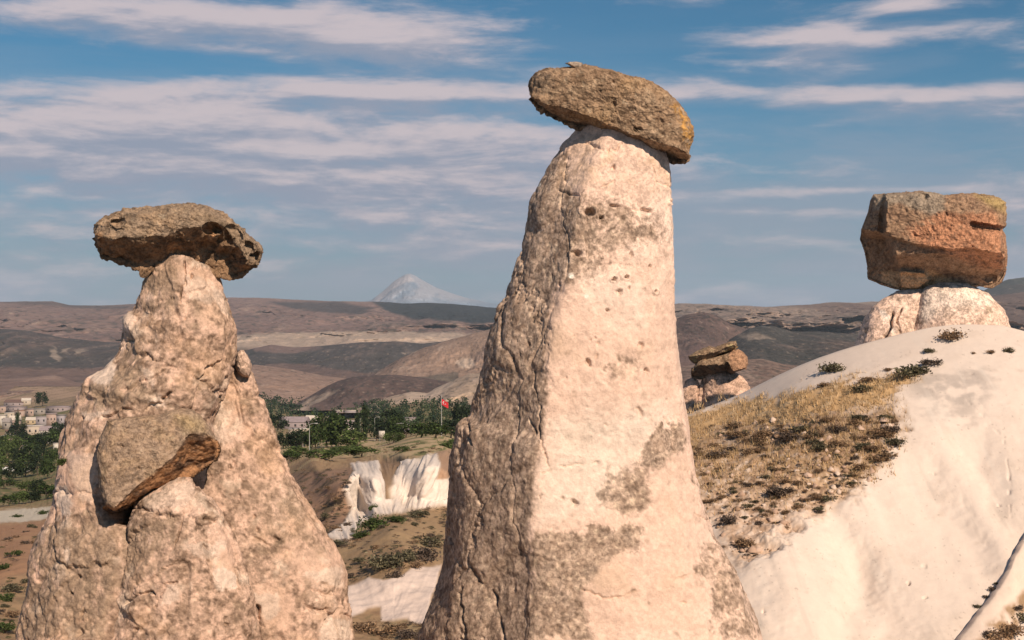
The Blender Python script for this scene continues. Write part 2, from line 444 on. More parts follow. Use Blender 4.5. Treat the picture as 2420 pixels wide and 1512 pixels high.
    c = mixc(c, wc, wht); c = mixc(c, (.26, .17, .11), gul * .85); c = mixc(c, (.42, .26, .17), notch * .85)
    c = mixc(c, C_WHITE * np.array((1.04, .97, .95)), lower); c = mixc(c, (.62, .54, .43), road * .9)
    A = np.array(apr, np.float32); Fa = np.array(far, np.float32)
    V = np.concatenate([A, V, Fa], 0)
    ca = np.broadcast_to(np.array((.40, .29, .19)), A.shape); cf = np.broadcast_to(np.array((.36, .27, .21)), Fa.shape)
    c = np.concatenate([ca, c, cf], 0)
    o = grid_mesh('ground', V, False, M_GROUND, c)
    tag(o, 'dry ochre valley floor with white cliffs between the rock pillars', None, None, 'structure')
build_ground()
def G_at(vx, vy): return P(vx, vy, float(YG(vx, np.r_[np.arange(1960., vy, -6.), vy]).max()))

def ridge(name, crest, Yc, base, Yb, label, colour, nc=520, nr=96, amp=1., gully=1., seed=0, back=6, x0=None, x1=None):
    """a hill: crest line and base given in picture units at their own distances"""
    cr = curve(crest); bs = curve(base) if isinstance(base, list) else (lambda x: np.full_like(x, base))
    x0 = crest[0][0] if x0 is None else x0; x1 = crest[-1][0] if x1 is None else x1
    cols = np.linspace(x0, x1, nc)
    t = np.linspace(0, 1, nr)[:, None]
    vyc = cr(cols)[None]; vyb = bs(cols)[None]
    prof = t**1.15
    vy = vyc + (vyb - vyc) * prof; Y = Yc + (Yb - Yc) * (t**.9)
    Y = np.broadcast_to(Y, vy.shape); vx = np.broadcast_to(cols[None], vy.shape)
    V = np.stack(P(vx, vy, Y), -1)
    k = Yc / 1000.
    q = np.stack([V[..., 0] / k, V[..., 1] / k * .5, V[..., 2] / k * .35], -1)
    gl = fbm(q, .012 * 1., 5, seed=seed, ridged=True); lo = fbm(q, .006, 3, seed=seed + 1); hi = fbm(q * np.array((1., .35, 1.)), .09, 5, gain=.62, seed=seed + 2)
    edge = np.sin(np.clip(t, 0, 1) * math.pi)**.7
    V[..., 1] += k * edge * (-55 * gully * gl - 75 * lo - 9 * hi)
    V[..., 2] += k * (1.3 * amp * hi * (.35 + edge) + edge * 8 * amp * lo)
    c = colour(vx, vy, t + 0 * vx, gl, lo, hi, V)
    bk = []
    for j in range(1, back + 1):
        f = j / back
        b = V[0].copy(); b[:, 1] += f * Yc * .35; b[:, 0] *= 1 + .35 * f; b[:, 2] = b[:, 2] * (1 - f * f) + f * f * (-110)
        bk.append(b)
    V = np.concatenate([np.array(bk[::-1]), V], 0); c = np.concatenate([np.repeat(c[:1], back, 0), c], 0)
    o = grid_mesh(name, V, False, M_HILL, c)
    return tag(o, label, None, None, 'structure')

PINK = np.array((.265, .175, .15)); BROWN = np.array((.19, .125, .105)); PALEH = np.array((.52, .40, .31)); SCRUB = np.array((.045, .055, .048))
def hillcol(base, scrub=.0, pale=.0, polys=(), sc=SCRUB):
    def f(vx, vy, t, gl, lo, hi, V):
        c = np.broadcast_to(base, V.shape).copy()
        c = mixc(c, BROWN * .9, sm(-.1, .5, lo + .6 * hi) * .7); c = c * (1 + .35 * hi[..., None])
        c = mixc(c, PALEH, sm(.1, .5, hi + .5 * lo) * pale)
        c = mixc(c, sc, np.clip(sm(.25, -.25, lo + .6 * hi + .4 * gl + (1 - scrub * 2)), 0, 1) * .85)
        kk = V[..., 1:2].max() / 1000.; dot = fbm(V / kk * np.array((1., .3, 1.)), .32, 2, gain=.6, seed=300)
        c = mixc(c, SCRUB, sm(.22, .42, dot + .5 * lo) * .6); c = mixc(c, PALEH, sm(.30, .5, -dot) * .35)
        w = 10 * hi
        for poly, colr, a in polys: c = mixc(c, colr, inpoly(vx + 2.2 * w, vy + .5 * w, poly, 4) * a)
        return c
    return f
SHADE_SCRUB = (.028, .042, .048)  # dark scrub green, also paints the cloud shadow on the far plateau
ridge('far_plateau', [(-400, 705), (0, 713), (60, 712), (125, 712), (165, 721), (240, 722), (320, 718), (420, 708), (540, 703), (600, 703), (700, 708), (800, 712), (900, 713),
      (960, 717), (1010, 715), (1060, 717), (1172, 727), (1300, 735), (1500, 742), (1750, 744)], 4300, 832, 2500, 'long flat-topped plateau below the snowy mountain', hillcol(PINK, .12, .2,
      [([(640, 712), (800, 712), (900, 728), (860, 745), (720, 735)], SHADE_SCRUB, .7), ([(880, 712), (1300, 715), (1300, 775), (1120, 772), (980, 760), (930, 740)], SHADE_SCRUB, .9), ([(-50, 710), (120, 712), (240, 722), (330, 722), (330, 735), (180, 728)], SHADE_SCRUB, .5),
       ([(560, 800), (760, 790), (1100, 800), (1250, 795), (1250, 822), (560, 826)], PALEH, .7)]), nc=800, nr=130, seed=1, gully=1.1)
ridge('badlands_ridge', [(1450, 735), (1600, 718), (1660, 717), (1700, 721), (1800, 726), (1900, 721), (1960, 714), (2020, 716), (2060, 712), (2200, 722), (2340, 700), (2419, 690), (2700, 690)], 3600, 815, 2300,
      'pale eroded badlands ridge right of the tall pillar', hillcol(np.array((.38, .28, .22)), .10, .5, [([(1850, 722), (1960, 716), (2010, 745), (1900, 752)], BROWN, .6), ([(2300, 690), (2500, 690), (2500, 780), (2300, 780)], BROWN * .75, .8)]), nc=700, nr=150, seed=21, gully=2.2, amp=1.6)
ridge('distant_dark_hill', [(2200, 745), (2290, 705), (2340, 678), (2380, 660), (2419, 655), (2500, 648), (2700, 690), (2900, 740)], 4600, 760, 4000, 'dark hill on the skyline at the far right', hillcol(np.array((.10, .10, .085)), .3, 0), nc=120, nr=30, seed=31)
ridge('dark_shaded_hill', [(-400, 765), (0, 777), (60, 780), (150, 798), (250, 808), (350, 812), (450, 832), (550, 850), (700, 905)], 2300, 915, 1600, 'scrub hill with painted cloud shade on the left beyond the town',
      hillcol(np.array((.085, .075, .07)), .42, .1, [([(-100, 868), (300, 868), (300, 900), (-100, 900)], BROWN, .8), ([(130, 826), (150, 820), (160, 840), (140, 850)], PALEH, .5), ([(170, 824), (190, 822), (185, 832), (170, 832)], PALEH, .6), ([(205, 830), (225, 828), (220, 836), (205, 836)], PALEH, .6)]), seed=41, gully=.6)  # dark base and heavy scrub also paint in a cloud shadow
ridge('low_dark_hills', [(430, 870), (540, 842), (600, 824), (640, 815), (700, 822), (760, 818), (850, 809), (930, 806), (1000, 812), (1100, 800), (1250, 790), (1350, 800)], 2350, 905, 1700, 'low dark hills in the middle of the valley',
      hillcol(np.array((.09, .08, .075)), .4, .15, [([(590, 815), (700, 812), (760, 822), (700, 832), (600, 828)], PINK, .7), ([(560, 862), (700, 850), (850, 875), (950, 880), (950, 905), (560, 905)], BROWN, .7)]), seed=51, gully=.7)  # dark base paints a cloud shadow over these hills
ridge('tan_foothill', [(-400, 905), (0, 898), (60, 896), (130, 892), (180, 905), (300, 915), (420, 900), (520, 875), (600, 864), (680, 874), (760, 892), (850, 905), (950, 910), (1100, 925)], 1600, 955, 1200, 'low tan foothill running behind the left pillar', hillcol(np.array((.33, .22, .17)), .10, .3, [([(-100, 896), (200, 896), (200, 925), (-100, 925)], BROWN, .8)]), seed=61, gully=.6)
ridge('bare_brown_hill', [(840, 925), (890, 882), (940, 850), (1000, 822), (1050, 806), (1110, 790), (1160, 777), (1250, 752), (1400, 748), (1500, 790), (1620, 850)], 1500, 965, 1050, 'bare pinkish brown hill just left of the tall pillar', hillcol(np.array((.33, .225, .17)), .14, .5,
      [([(1070, 845), (1110, 832), (1120, 850), (1085, 856)], PALEH * 1.15, .8), ([(980, 890), (1080, 868), (1090, 905), (1000, 915)], SCRUB * 1.4, .6)]), seed=71, gully=.8)
ridge('dark_mound', [(690, 968), (740, 937), (770, 918), (800, 903), (830, 894), (880, 888), (940, 888), (1000, 895), (1060, 906), (1150, 935), (1230, 965)], 1150, 970, 980, 'rounded dark mound in the valley', hillcol(np.array((.12, .085, .075)), .1, .0, [([(690, 968), (740, 940), (800, 920), (760, 950), (720, 975)], PALEH, .6)]), seed=81, gully=.3, nc=160)  # dark brown base stands in for a cloud shadow
ridge('pale_mound', [(800, 975), (850, 962), (880, 951), (930, 936), (970, 928), (1010, 930), (1040, 915), (1070, 900), (1110, 884), (1200, 878), (1300, 900), (1400, 950)], 1000, 975, 830, 'pale eroded mound behind the red flag', hillcol(np.array((.50, .37, .27)), .0, .6, [([(960, 930), (1060, 900), (1075, 905), (1040, 935), (970, 945)], PALEH * 1.2, .6)]), seed=91, gully=.6, nc=160)
ridge('dark_cone_hill', [(1480, 800), (1560, 765), (1600, 752), (1620, 744), (1660, 737), (1690, 744), (1720, 763), (1760, 776), (1850, 800), (1950, 820), (2100, 850)], 1500, 880, 950, 'dark cone-shaped hill right of the tall pillar', hillcol(np.array((.14, .10, .09)), .12, .0, [([(1720, 800), (1900, 830), (1900, 880), (1500, 880), (1500, 850)], PINK * .8, .7)]), seed=101, gully=.35)  # dark colour is painted cloud shade on the cone
ridge('dark_low_ridge', [(1700, 815), (1745, 790), (1770, 776), (1800, 769), (1830, 771), (1870, 783), (1930, 783), (2030, 791), (2150, 790), (2300, 775), (2500, 780)], 1250, 875, 800, 'dark low ridge behind the white hillside', hillcol(np.array((.09, .085, .078)), .25, .1, [([(1735, 790), (1790, 783), (1830, 795), (1780, 798)], PALEH, .5)]), seed=111, gully=.4)  # cloud shade put into the ridge's base colour
ridge('tan_mound', [(1500, 900), (1600, 868), (1680, 856), (1750, 850), (1800, 848), (1850, 860), (1900, 866), (2000, 850), (2200, 850), (2500, 850)], 640, 990, 300, 'smooth tan mound behind the small boulder-topped pillar', hillcol(np.array((.31, .215, .17)), .08, .3), seed=121, gully=.3, nc=200)
# snow-capped volcano
def volcano_col(vx, vy, t, gl, lo, hi, V):
    c = np.broadcast_to(np.array((.24, .31, .40)), V.shape).copy()  # bluish rock: distance haze painted into its colour
    s = sm(.15, .5, gl + .6 * hi + (725 - vy) * .003 - .05) * sm(722, 700, vy) * .55
    s = np.maximum(s, inpoly(vx + 12 * hi, vy + 8 * hi, [(940, 655), (968, 650), (985, 664), (965, 670), (930, 690), (895, 712), (880, 712), (905, 685)], 3))  # left snow patch also paints in the sunlit face
    return mixc(c, (.56, .52, .54), s * .95)
ridge('snow_capped_volcano', [(780, 735), (850, 718), (880, 707), (905, 688), (930, 665), (945, 655), (958, 648), (968, 646), (980, 651), (1000, 663), (1030, 679), (1070, 694), (1110, 706), (1160, 716), (1260, 730)], 9000, 745, 7600, 'hazy snow-capped volcano on the skyline left of the tall pillar', volcano_col, nc=260, nr=80, seed=131, gully=.55, amp=.4)

# ------------------------------------------------------------------ the white hillside on the right
YH = RBF([(1500, 1012, 53), (1600, 985, 53), (1720, 946, 53), (1900, 862, 51), (2100, 797, 50), (2300, 768, 49.5), (2419, 782, 49), (2700, 850, 48),
          (1640, 1010, 50.5), (1650, 1090, 46.5), (1900, 950, 47.5), (2100, 930, 46), (1700, 1200, 43), (1760, 1350, 39.5), (2000, 1100, 43.5), (2120, 1010, 44.5),
          (2250, 900, 46), (2419, 900, 45.7), (2300, 1100, 43), (2419, 1100, 42.6), (2000, 1350, 39.8), (2200, 1350, 39.6), (2400, 1350, 39.2),
          (1850, 1512, 37), (2200, 1512, 37.2), (2400, 1512, 37), (2000, 1950, 33), (2400, 1950, 33), (1500, 1100, 48), (1500, 1300, 43), (1500, 1512, 39), (1500, 1950, 33),
          (2800, 1100, 42), (2800, 1512, 37), (2800, 1950, 32)])
crestH = curve([(1400, 1050), (1500, 1016), (1600, 990), (1660, 968), (1720, 946), (1760, 930), (1800, 910), (1850, 885), (1900, 862), (1950, 842), (2000, 825), (2050, 810), (2100, 797), (2150, 784), (2200, 773),
                (2250, 767), (2300, 766), (2370, 769), (2419, 782), (2500, 810), (2700, 880), (2900, 960)])
GRASS = [(1560, 1010), (1640, 975), (1730, 945), (1830, 935), (1920, 918), (2000, 903), (2080, 893), (2150, 880), (2185, 900), (2120, 930), (2060, 960), (1950, 985), (1850, 1000), (1700, 1020), (1640, 1060), (1560, 1080)]
RUBBLE = [(1560, 1060), (1640, 1030), (1760, 1000), (1900, 985), (2060, 965), (2120, 950), (2125, 990), (2110, 1060), (2080, 1110), (2020, 1165), (1960, 1190), (1900, 1230), (1840, 1290), (1770, 1345), (1740, 1340), (1660, 1210), (1600, 1150)]
WHITE_TOP = [(1715, 952), (1800, 905), (1900, 855), (2050, 805), (2200, 768), (2419, 770), (2419, 800), (2250, 850), (2140, 875), (2040, 885), (1950, 905), (1850, 925)]
def hill_masks(vx, vy, V):
    n1 = fbm(V, .8, 4, seed=201); n2 = fbm(V, 2.5, 4, seed=202)
    wx = vx + 34 * n1 + 24 * n2; wy = vy + 22 * n1 + 20 * n2
    g = inpoly(wx, wy, GRASS, 14); r = inpoly(wx + 30 * n2, wy + 30 * n1, RUBBLE, 34)
    return g, r, n1, n2
def build_hill():
    cols = np.concatenate([np.linspace(1400, 1590, 12, endpoint=False), np.linspace(1590, 2430, 430), np.linspace(2440, 2900, 24)])
    t = np.linspace(0, 1, 390)[:, None]
    vyc = crestH(cols)[None]; vy = vyc + (2000 - vyc) * np.where(t < .85, t / .85 * .62, .62 + (t - .85) / .15 * .38)
    vx = np.broadcast_to(cols[None], vy.shape)
    Y = YH(vx, vy); V = np.stack(P(vx, vy, Y), -1)
    g, r, n1, n2 = hill_masks(vx, vy, V)
    n = grid_normals(V, False); n *= np.where(n[..., 1:2] > 0, -1, 1)
    top = sm(4, 60, vy - vyc)
    smooth = np.clip(1 - g - r, 0, 1)
    # flutes running down the bare slope
    fl = np.stack([V[..., 0] * .55 + V[..., 2] * .10 + .25 * n1, V[..., 2] * .10, 0 * V[..., 0]], -1)
    flute = fbm(fl, .8, 2, seed=203)
    steep = sm(880, 1150, vy + .25 * (vx - 2200))
    d = smooth * (.55 * flute * steep + .04 * n1 + .004 * n2)
    d += r * (.14 * n1 + .11 * n2 + .06 * fbm(V, 5, 3, seed=204)) + g * (.12 * n2)
    sc = inpoly(vx + 40 * n2, vy + 40 * n2, [(2130, 1350), (2160, 1340), (2185, 1365), (2180, 1400), (2165, 1430), (2140, 1420), (2122, 1380)], 6)
    hp, hm = pits(V, n, 3.5, .55, .14, 3)
    d -= sc * hp * 1.2
    hp2, hm2 = pits(V, n, 1.1, .16, .10, 5); d -= hp2 * smooth
    line = pdist(vx + 8 * n2, vy, [(2000, 925), (2040, 960), (2075, 985), (2095, 1040), (2105, 1110)])
    line = pdist(vx + 8 * n2, vy, [(2285, 945), (2330, 985), (2370, 1030), (2385, 1120), (2388, 1230)])
    d -= .05 * sm(7, 0, line + 6 * n1) * smooth * sm(-.2, .3, n2)
    line2 = pdist(vx + 7 * n1, vy, [(2045, 1325), (2030, 1400), (2000, 1470), (1990, 1600)])
    d -= .16 * sm(70, 0, line2 + 25 * n1) * smooth
    d *= top * .9 + .1
    V = V + n * d[..., None]
    # colour
    c = np.broadcast_to(C_WHITE * np.array((1.0, .97, .95)), V.shape).copy()
    c = mixc(c, (.64, .50, .40), sm(.0, .6, n1) * .45); c = mixc(c, (.52, .40, .31), sm(.25, .55, n2) * .3)
    grey = inpoly(vx + 30 * n1, vy + 30 * n1, [(2150, 900), (2320, 870), (2360, 900), (2300, 990), (2240, 1010), (2180, 980)], 30)  # soft grey shading painted onto the bare slope
    c = mixc(c, (.42, .355, .31), grey * .7 * sm(-.3, .3, n2 + n1))
    stk = fbm(np.stack([V[..., 0] * 2.2 + V[..., 2] * .3, V[..., 2] * .22, V[..., 1] * .2], -1), 1., 4, gain=.6, seed=208)
    c = mixc(c, (.50, .42, .355), sm(.05, .5, stk + .3 * n1) * .5 * sm(900, 1200, vy)); c = mixc(c, (.74, .64, .55), sm(.1, .5, -stk) * .5)
    spk = fbm(V, 9., 3, gain=.7, seed=209); c = mixc(c, (.36, .29, .24), sm(.34, .5, spk + .25 * n1) * .6)
    gc = mixc(np.broadcast_to(np.array((.52, .33, .16)), V.shape).copy(), (.60, .42, .24), sm(0, .4, n2))
    c = mixc(c, gc, g * .95)
    f5 = fbm(V, 4., 4, seed=206); f6 = fbm(V, 1.4, 3, seed=207)
    rc = mixc(np.broadcast_to(np.array((.58, .41, .295)), V.shape).copy(), (.46, .30, .165), sm(1230, 1040, vy + 60 * n1))
    rc = mixc(rc, (.68, .53, .42), sm(.05, .4, f5)); rc = mixc(rc, (.33, .21, .135), sm(.02, -.32, f5 + .6 * f6) * .9)
    rc = mixc(rc, (.30, .195, .125), sm(1140, 1010, vy + 50 * n1) * sm(-.55, .05, f6 + .4 * f5) * .85)
    c = mixc(c, rc, r)
    bk = []
    for j in range(1, 15):
        f = j / 14.
        b = V[0].copy(); b[:, 1] += 16 * f; b[:, 2] -= 9 * f**1.8; bk.append(b)
    V = np.concatenate([np.array(bk[::-1]), V], 0); c = np.concatenate([np.broadcast_to(C_WHITE * .95, np.array(bk).shape), c], 0)
    tag(grid_mesh('white_hillside', V, False, M_WHITE, c), 'smooth white tuff hillside with a band of golden grass', None, None, 'structure')
    # nearer white ridge in the lower right corner
    cols = np.linspace(2180, 2800, 260); cr = curve([(2180, 1640), (2240, 1545), (2272, 1505), (2310, 1455), (2350, 1405), (2385, 1350), (2400, 1310), (2419, 1280), (2480, 1190), (2600, 1080), (2800, 960)])
    t = np.linspace(0, 1, 120)[:, None]; vyc = cr(cols)[None]; vy = vyc + t * (2100 - vyc); vx = np.broadcast_to(cols[None], vy.shape)
    Y = YH(cols, cr(cols))[None] - .55 - 7.5 * t**.9 + 0 * vy; V = np.stack(P(vx, vy, Y), -1)
    n1 = fbm(V, .8, 4, seed=211); n2 = fbm(V, 3., 4, seed=212)
    V[..., 1] += (.25 * n1 + .06 * n2) * sm(0, .1, t); V[0, :, 2] += .05 * n2[0]
    c = np.broadcast_to(C_WHITE * np.array((1.0, .93, .88)), V.shape).copy()
    br = inpoly(vx + 20 * n1, vy + 20 * n1, [(2290, 1530), (2330, 1480), (2370, 1440), (2430, 1380), (2500, 1380), (2500, 1600), (2290, 1600)], 10)
    c = mixc(c, (.33, .21, .12), br * sm(-.3, .3, n2 + .2)); c = mixc(c, (.50, .40, .31), sm(.1, .5, n2) * .4)
    bk = []
    for j in range(1, 9):
        f = j / 8.; b = V[0].copy(); b[:, 1] += 5 * f; b[:, 2] -= 4.5 * f**1.5; bk.append(b)
    V = np.concatenate([np.array(bk[::-1]), V], 0); c = np.concatenate([np.broadcast_to(C_WHITE * .9, np.array(bk).shape), c], 0)
    tag(grid_mesh('white_ridge', V, False, M_WHITE, c), 'near white tuff ridge in the lower right corner', None, None, 'structure')
build_hill()
def H_at(vx, vy): return P(vx, vy, float(YH(vx, vy)))

# air between the camera and the far hills
def build_haze():
    x, y0, y1, z0, z1 = 14000, -60, 14500, -118, 420
    V = np.array([(a, b, c) for c in (z0, z1) for b in (y0, y1) for a in (-x, x)], float)
    F = np.array([(0, 2, 3, 1), (4, 5, 7, 6), (0, 1, 5, 4), (2, 6, 7, 3), (0, 4, 6, 2), (1, 3, 7, 5)])
    m = bpy.data.materials.new('haze_air'); m.use_nodes = True; t = NT(m.node_tree)
    t.n.remove(t.n['Principled BSDF'])
    v = t.n.new('ShaderNodeVolumePrincipled'); v.inputs['Color'].default_value = (.72, .86, 1.0, 1)
    v.inputs['Density'].default_value = HAZE; v.inputs['Anisotropy'].default_value = 0.
    t.l.new(v.outputs[0], t.n['Material Output'].inputs['Volume'])
    o = raw_mesh('haze', V, F, m, None, False)
    tag(o, 'thin bluish haze over the far hills', None, None, 'stuff')
HAZE = 0.55e-4
build_haze()

# ------------------------------------------------------------------ rock pillars
def relief(V, seed, lump=.10, mid=.05, fine=.018):
    """weathered tuff: lumps, hollows, knobbly crust"""
    a = fbm(V, .55, 3, seed=seed); b = fbm(V, 1.9, 4, seed=seed + 1); c = fbm(V, 6.5, 4, gain=.6, seed=seed + 2)
    rdg = fbm(V, 2.6, 3, seed=seed + 3, ridged=True)
    return lump * a + mid * b + fine * c - .03 * np.clip(rdg - .55, 0, 1), a, b, c
def mottle(V, seed):
    m1 = fbm(V, 3.2, 4, gain=.6, seed=seed); m2 = fbm(V, 9., 3, gain=.6, seed=seed + 1); m3 = fbm(V, .7, 3, seed=seed + 2)
    return m1, m2, m3
def cracks(vx, vy, n2, lines):
    """lines: (points, width, depth); returns inward displacement and mask; ragged and broken along their length"""
    d = np.zeros(vx.shape, np.float32); m = d.copy()
    q = np.stack([vx * .05, vy * .05, 0 * vx], -1); wob = fbm(q, 1., 3, seed=77); gate = sm(-.30, .12, fbm(q, .45, 2, seed=78))
    for pts, w, dep in lines:
        dist = pdist(vx + 9 * wob + 4 * n2, vy + 9 * fbm(q, 1., 2, seed=79) + 4 * n2, pts)
        ww = w * (.35 + .75 * gate)
        k = sm(ww, ww * .1, dist) * (.25 + .75 * gate); d = np.maximum(d, k * dep); m = np.maximum(m, k)
    return d, m
def crust_col(V, lich, m1, m2, m3, warm=0.):
    """pale tuff under patches of grey-brown lichen crust"""
    c = np.broadcast_to(C_PALE, V.shape).copy()
    c = mixc(c, C_CREAM, sm(.0, .5, m3) * .7); c = mixc(c, C_TAN, sm(.12, .5, m1) * .55); c = mixc(c, (.55, .38, .24), sm(.1, .5, -m3) * .35)
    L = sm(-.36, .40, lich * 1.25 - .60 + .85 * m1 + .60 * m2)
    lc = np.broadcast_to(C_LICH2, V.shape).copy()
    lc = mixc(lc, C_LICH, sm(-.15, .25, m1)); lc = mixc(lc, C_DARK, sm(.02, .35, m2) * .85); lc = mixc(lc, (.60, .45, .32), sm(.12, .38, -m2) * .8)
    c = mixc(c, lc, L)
    return c

def middle_pillar():
    left = [(1368, 292), (1352, 312), (1330, 335), (1308, 372), (1290, 402), (1275, 432), (1252, 480), (1243, 540), (1224, 600), (1207, 650), (1193, 700), (1172, 750), (1160, 790), (1148, 830), (1132, 890), (1119, 940), (1108, 985), (1082, 1012),
            (1072, 1050), (1062, 1090), (1056, 1150), (1050, 1200), (1046, 1280), (1040, 1330), (1020, 1390), (1000, 1450), (985, 1512), (930, 1700), (880, 1960)]
    right = [(1578, 362), (1586, 378), (1588, 400), (1588, 430), (1587, 500), (1590, 560), (1592, 610), (1594, 680), (1599, 740), (1601, 790), (1605, 850), (1610, 900), (1617, 950), (1625, 1000), (1631, 1040), (1645, 1110), (1665, 1180), (1690, 1240),
             (1718, 1300), (1745, 1350), (1770, 1410), (1792, 1465), (1805, 1512), (1880, 1700), (1960, 1960)]
    poly = [(1, .10), (.93, -.42), (.62, -.80), (.15, -.95), (-.36, -.98), (-.55, -.70), (-.85, -.32), (-1, .10), (-.75, .8), (0, 1), (.75, .8)]
    V, n, fl = pillar_grid(left, right, 30., poly, 520, 650, depth=.80, blur=.009)
    vx, vy = project(V); fr = sm(.3, -.2, V[..., 1] - 30.)
    m1, m2, m3 = mottle(V, 301)
    w1 = fbm(V, .9, 3, seed=310)
    wx = vx + 42 * m1 * .6 + 30 * w1; wy = vy + 26 * m1 + 24 * w1
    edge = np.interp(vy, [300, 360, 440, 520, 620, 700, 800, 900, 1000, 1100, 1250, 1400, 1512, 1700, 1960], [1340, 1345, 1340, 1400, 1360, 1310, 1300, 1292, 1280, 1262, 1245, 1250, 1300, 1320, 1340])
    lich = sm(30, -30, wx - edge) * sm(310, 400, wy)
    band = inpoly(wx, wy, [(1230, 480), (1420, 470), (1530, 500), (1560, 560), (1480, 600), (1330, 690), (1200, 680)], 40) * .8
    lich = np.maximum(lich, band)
    for poly_, a in (([(1602, 985), (1612, 1070), (1560, 1110), (1495, 1092), (1530, 1030)], 1.), ([(1430, 1110), (1530, 1105), (1540, 1190), (1490, 1225), (1420, 1190)], .85),
                     ([(1280, 1260), (1400, 1240), (1530, 1245), (1520, 1300), (1410, 1325), (1360, 1400), (1400, 1512), (1240, 1512), (1240, 1300)], .95),
                     ([(1640, 1120), (1680, 1180), (1760, 1350), (1830, 1512), (1690, 1512), (1690, 1420), (1650, 1330), (1680, 1250)], .55), ([(1400, 850), (1500, 830), (1520, 880), (1420, 900)], .35),
                     ([(1200, 1512), (1500, 1600), (1800, 1700), (1960, 1960), (850, 1960), (960, 1512)], .8)):
        lich = np.maximum(lich, a * inpoly(wx, wy, poly_, 16))
    d, a_, b_, c_ = relief(V, 320)
    rough = .3 + .9 * lich
    d = .12 * a_ + (.036 * b_ + .008 * c_ + .010 * m1) * rough
    wv = V + .12 * np.stack([m1, m2, m3], -1); w = worley(wv, 4.2, 4); rg = fbm(V, 3.3, 4, gain=.6, seed=340, ridged=True)
    d += lich * (.016 * (.5 - np.clip(w[0], 0, 1)) - .014 * sm(.3, .8, rg)) - (1 - lich) * .012 * sm(.3, .8, rg)
    wl = worley(V * np.array((1, 1, .6)) + .3 * np.stack([m1, m3, w1], -1), .85, 41); d += .13 * (wl[2] - .5) * sm(0, .12, wl[1] - wl[0]) * (.35 + .65 * lich) - .03 * sm(.06, 0, wl[1] - wl[0]) * lich
    # smooth hollow in the middle, horizontal scour lines
    hol = np.exp(-(((vx - 1420) / 120)**2 + ((vy - 1090) / 110)**2)); d -= .14 * hol * fr
    sc = fbm(np.stack([V[..., 0] * .5, V[..., 1] * .5, V[..., 2] * 6.], -1), 1., 3, seed=330); d += .012 * sc * (1 - lich)
    ledge = sm(3, -14, vy - (1118 - .3 * (vx - 1280) * .5) - 8 * w1) * sm(-60, 0, vy - 1100)
    hp, hm = pits(V, n, 2.6, .28, .12, 7, fr * (1 - .5 * lich)); d -= hp
    hp2, hm2 = pits(V, n, 6., .30, .05, 9, fr * sm(600, 700, vy) * sm(1010, 960, vy)); d -= hp2
    for hx, hy, hr, hd in ((1393, 501, 17, .22), (1362, 600, 15, .16), (1420, 513, 9, .12), (1585, 478, 6, .1), (1480, 655, 8, .1), (1448, 660, 7, .1), (1545, 690, 7, .1)):
        r = np.hypot(vx - hx, (vy - hy) * 1.35) + 9 * m2 + 7 * m1; k = sm(hr, hr * .2, r) * fr; d -= hd * k; hm = np.maximum(hm, k * .9)
        d += .04 * sm(hr * 1.7, hr * 1.1, r) * (1 - k) * fr
    cd, cm = cracks(vx, vy, m1, [([(1445, 485), (1470, 492), (1490, 498), (1515, 492), (1535, 498)], 5, .13), ([(1385, 335), (1420, 350), (1450, 352), (1470, 340)], 4, .05), ([(1320, 450), (1360, 460), (1420, 440), (1450, 432)], 4, .05),
                              ([(1545, 395), (1550, 430), (1590, 445)], 3, .04), ([(1260, 880), (1275, 960), (1270, 1010), (1285, 1060)], 4, .06), ([(1250, 990), (1290, 1080), (1300, 1100)], 4, .06), ([(1050, 1260), (1068, 1300), (1085, 1335)], 6, .16), ([(1100, 985), (1108, 1020), (1112, 1050)], 6, .15),
                              ([(1280, 1115), (1330, 1100), (1420, 1090)], 4, .05), ([(1590, 1370), (1650, 1355), (1680, 1340)], 4, .06), ([(1160, 1395), (1175, 1460), (1185, 1512)], 5, .10), ([(1090, 1400), (1100, 1512)], 5, .08), ([(1640, 1215), (1665, 1225), (1690, 1228)], 3, .06), ([(1380, 1395), (1440, 1415), (1500, 1400)], 4, .06)])
    d -= cd * fr
    knob = np.exp(-(((vx - 1098) / 20)**2 + ((vy - 1010) / 28)**2)); d += .10 * knob
    top = inpoly(vx, vy, [(1340, 280), (1600, 340), (1600, 450), (1300, 450)], 20); d += top * .05 * b_
    V = V + n * d[..., None]
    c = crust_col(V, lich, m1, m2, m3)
    c = mixc(c, (.62, .41, .26), top * sm(-.1, .4, m3 + m1 * .5) * .5)
    c = mixc(c, (.76, .66, .55), inpoly(wx, wy, [(1300, 990), (1560, 960), (1500, 1090), (1420, 1200), (1260, 1240)], 40) * .45 * (1 - lich))
    for px, py, pr in ((1275, 437, 7), (1350, 652, 8), (1385, 700, 6)):
        c = mixc(c, (.82, .74, .63), sm(pr, pr * .6, np.hypot(vx - px, vy - py)) * fr)
    c = np.concatenate([c, np.clip(.22 + .75 * lich + .35 * sm(760, 480, vy), 0, 1)[..., None]], -1)
    base = empty('rock_pillar', (P(1420, 1900, 30.)))
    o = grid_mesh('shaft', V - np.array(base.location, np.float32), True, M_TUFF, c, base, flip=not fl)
    return tag(base, 'tall pale tuff pillar with a darker lichen-crusted left side', 'rock pillar', 'boulder-capped rock pillars', 'thing')

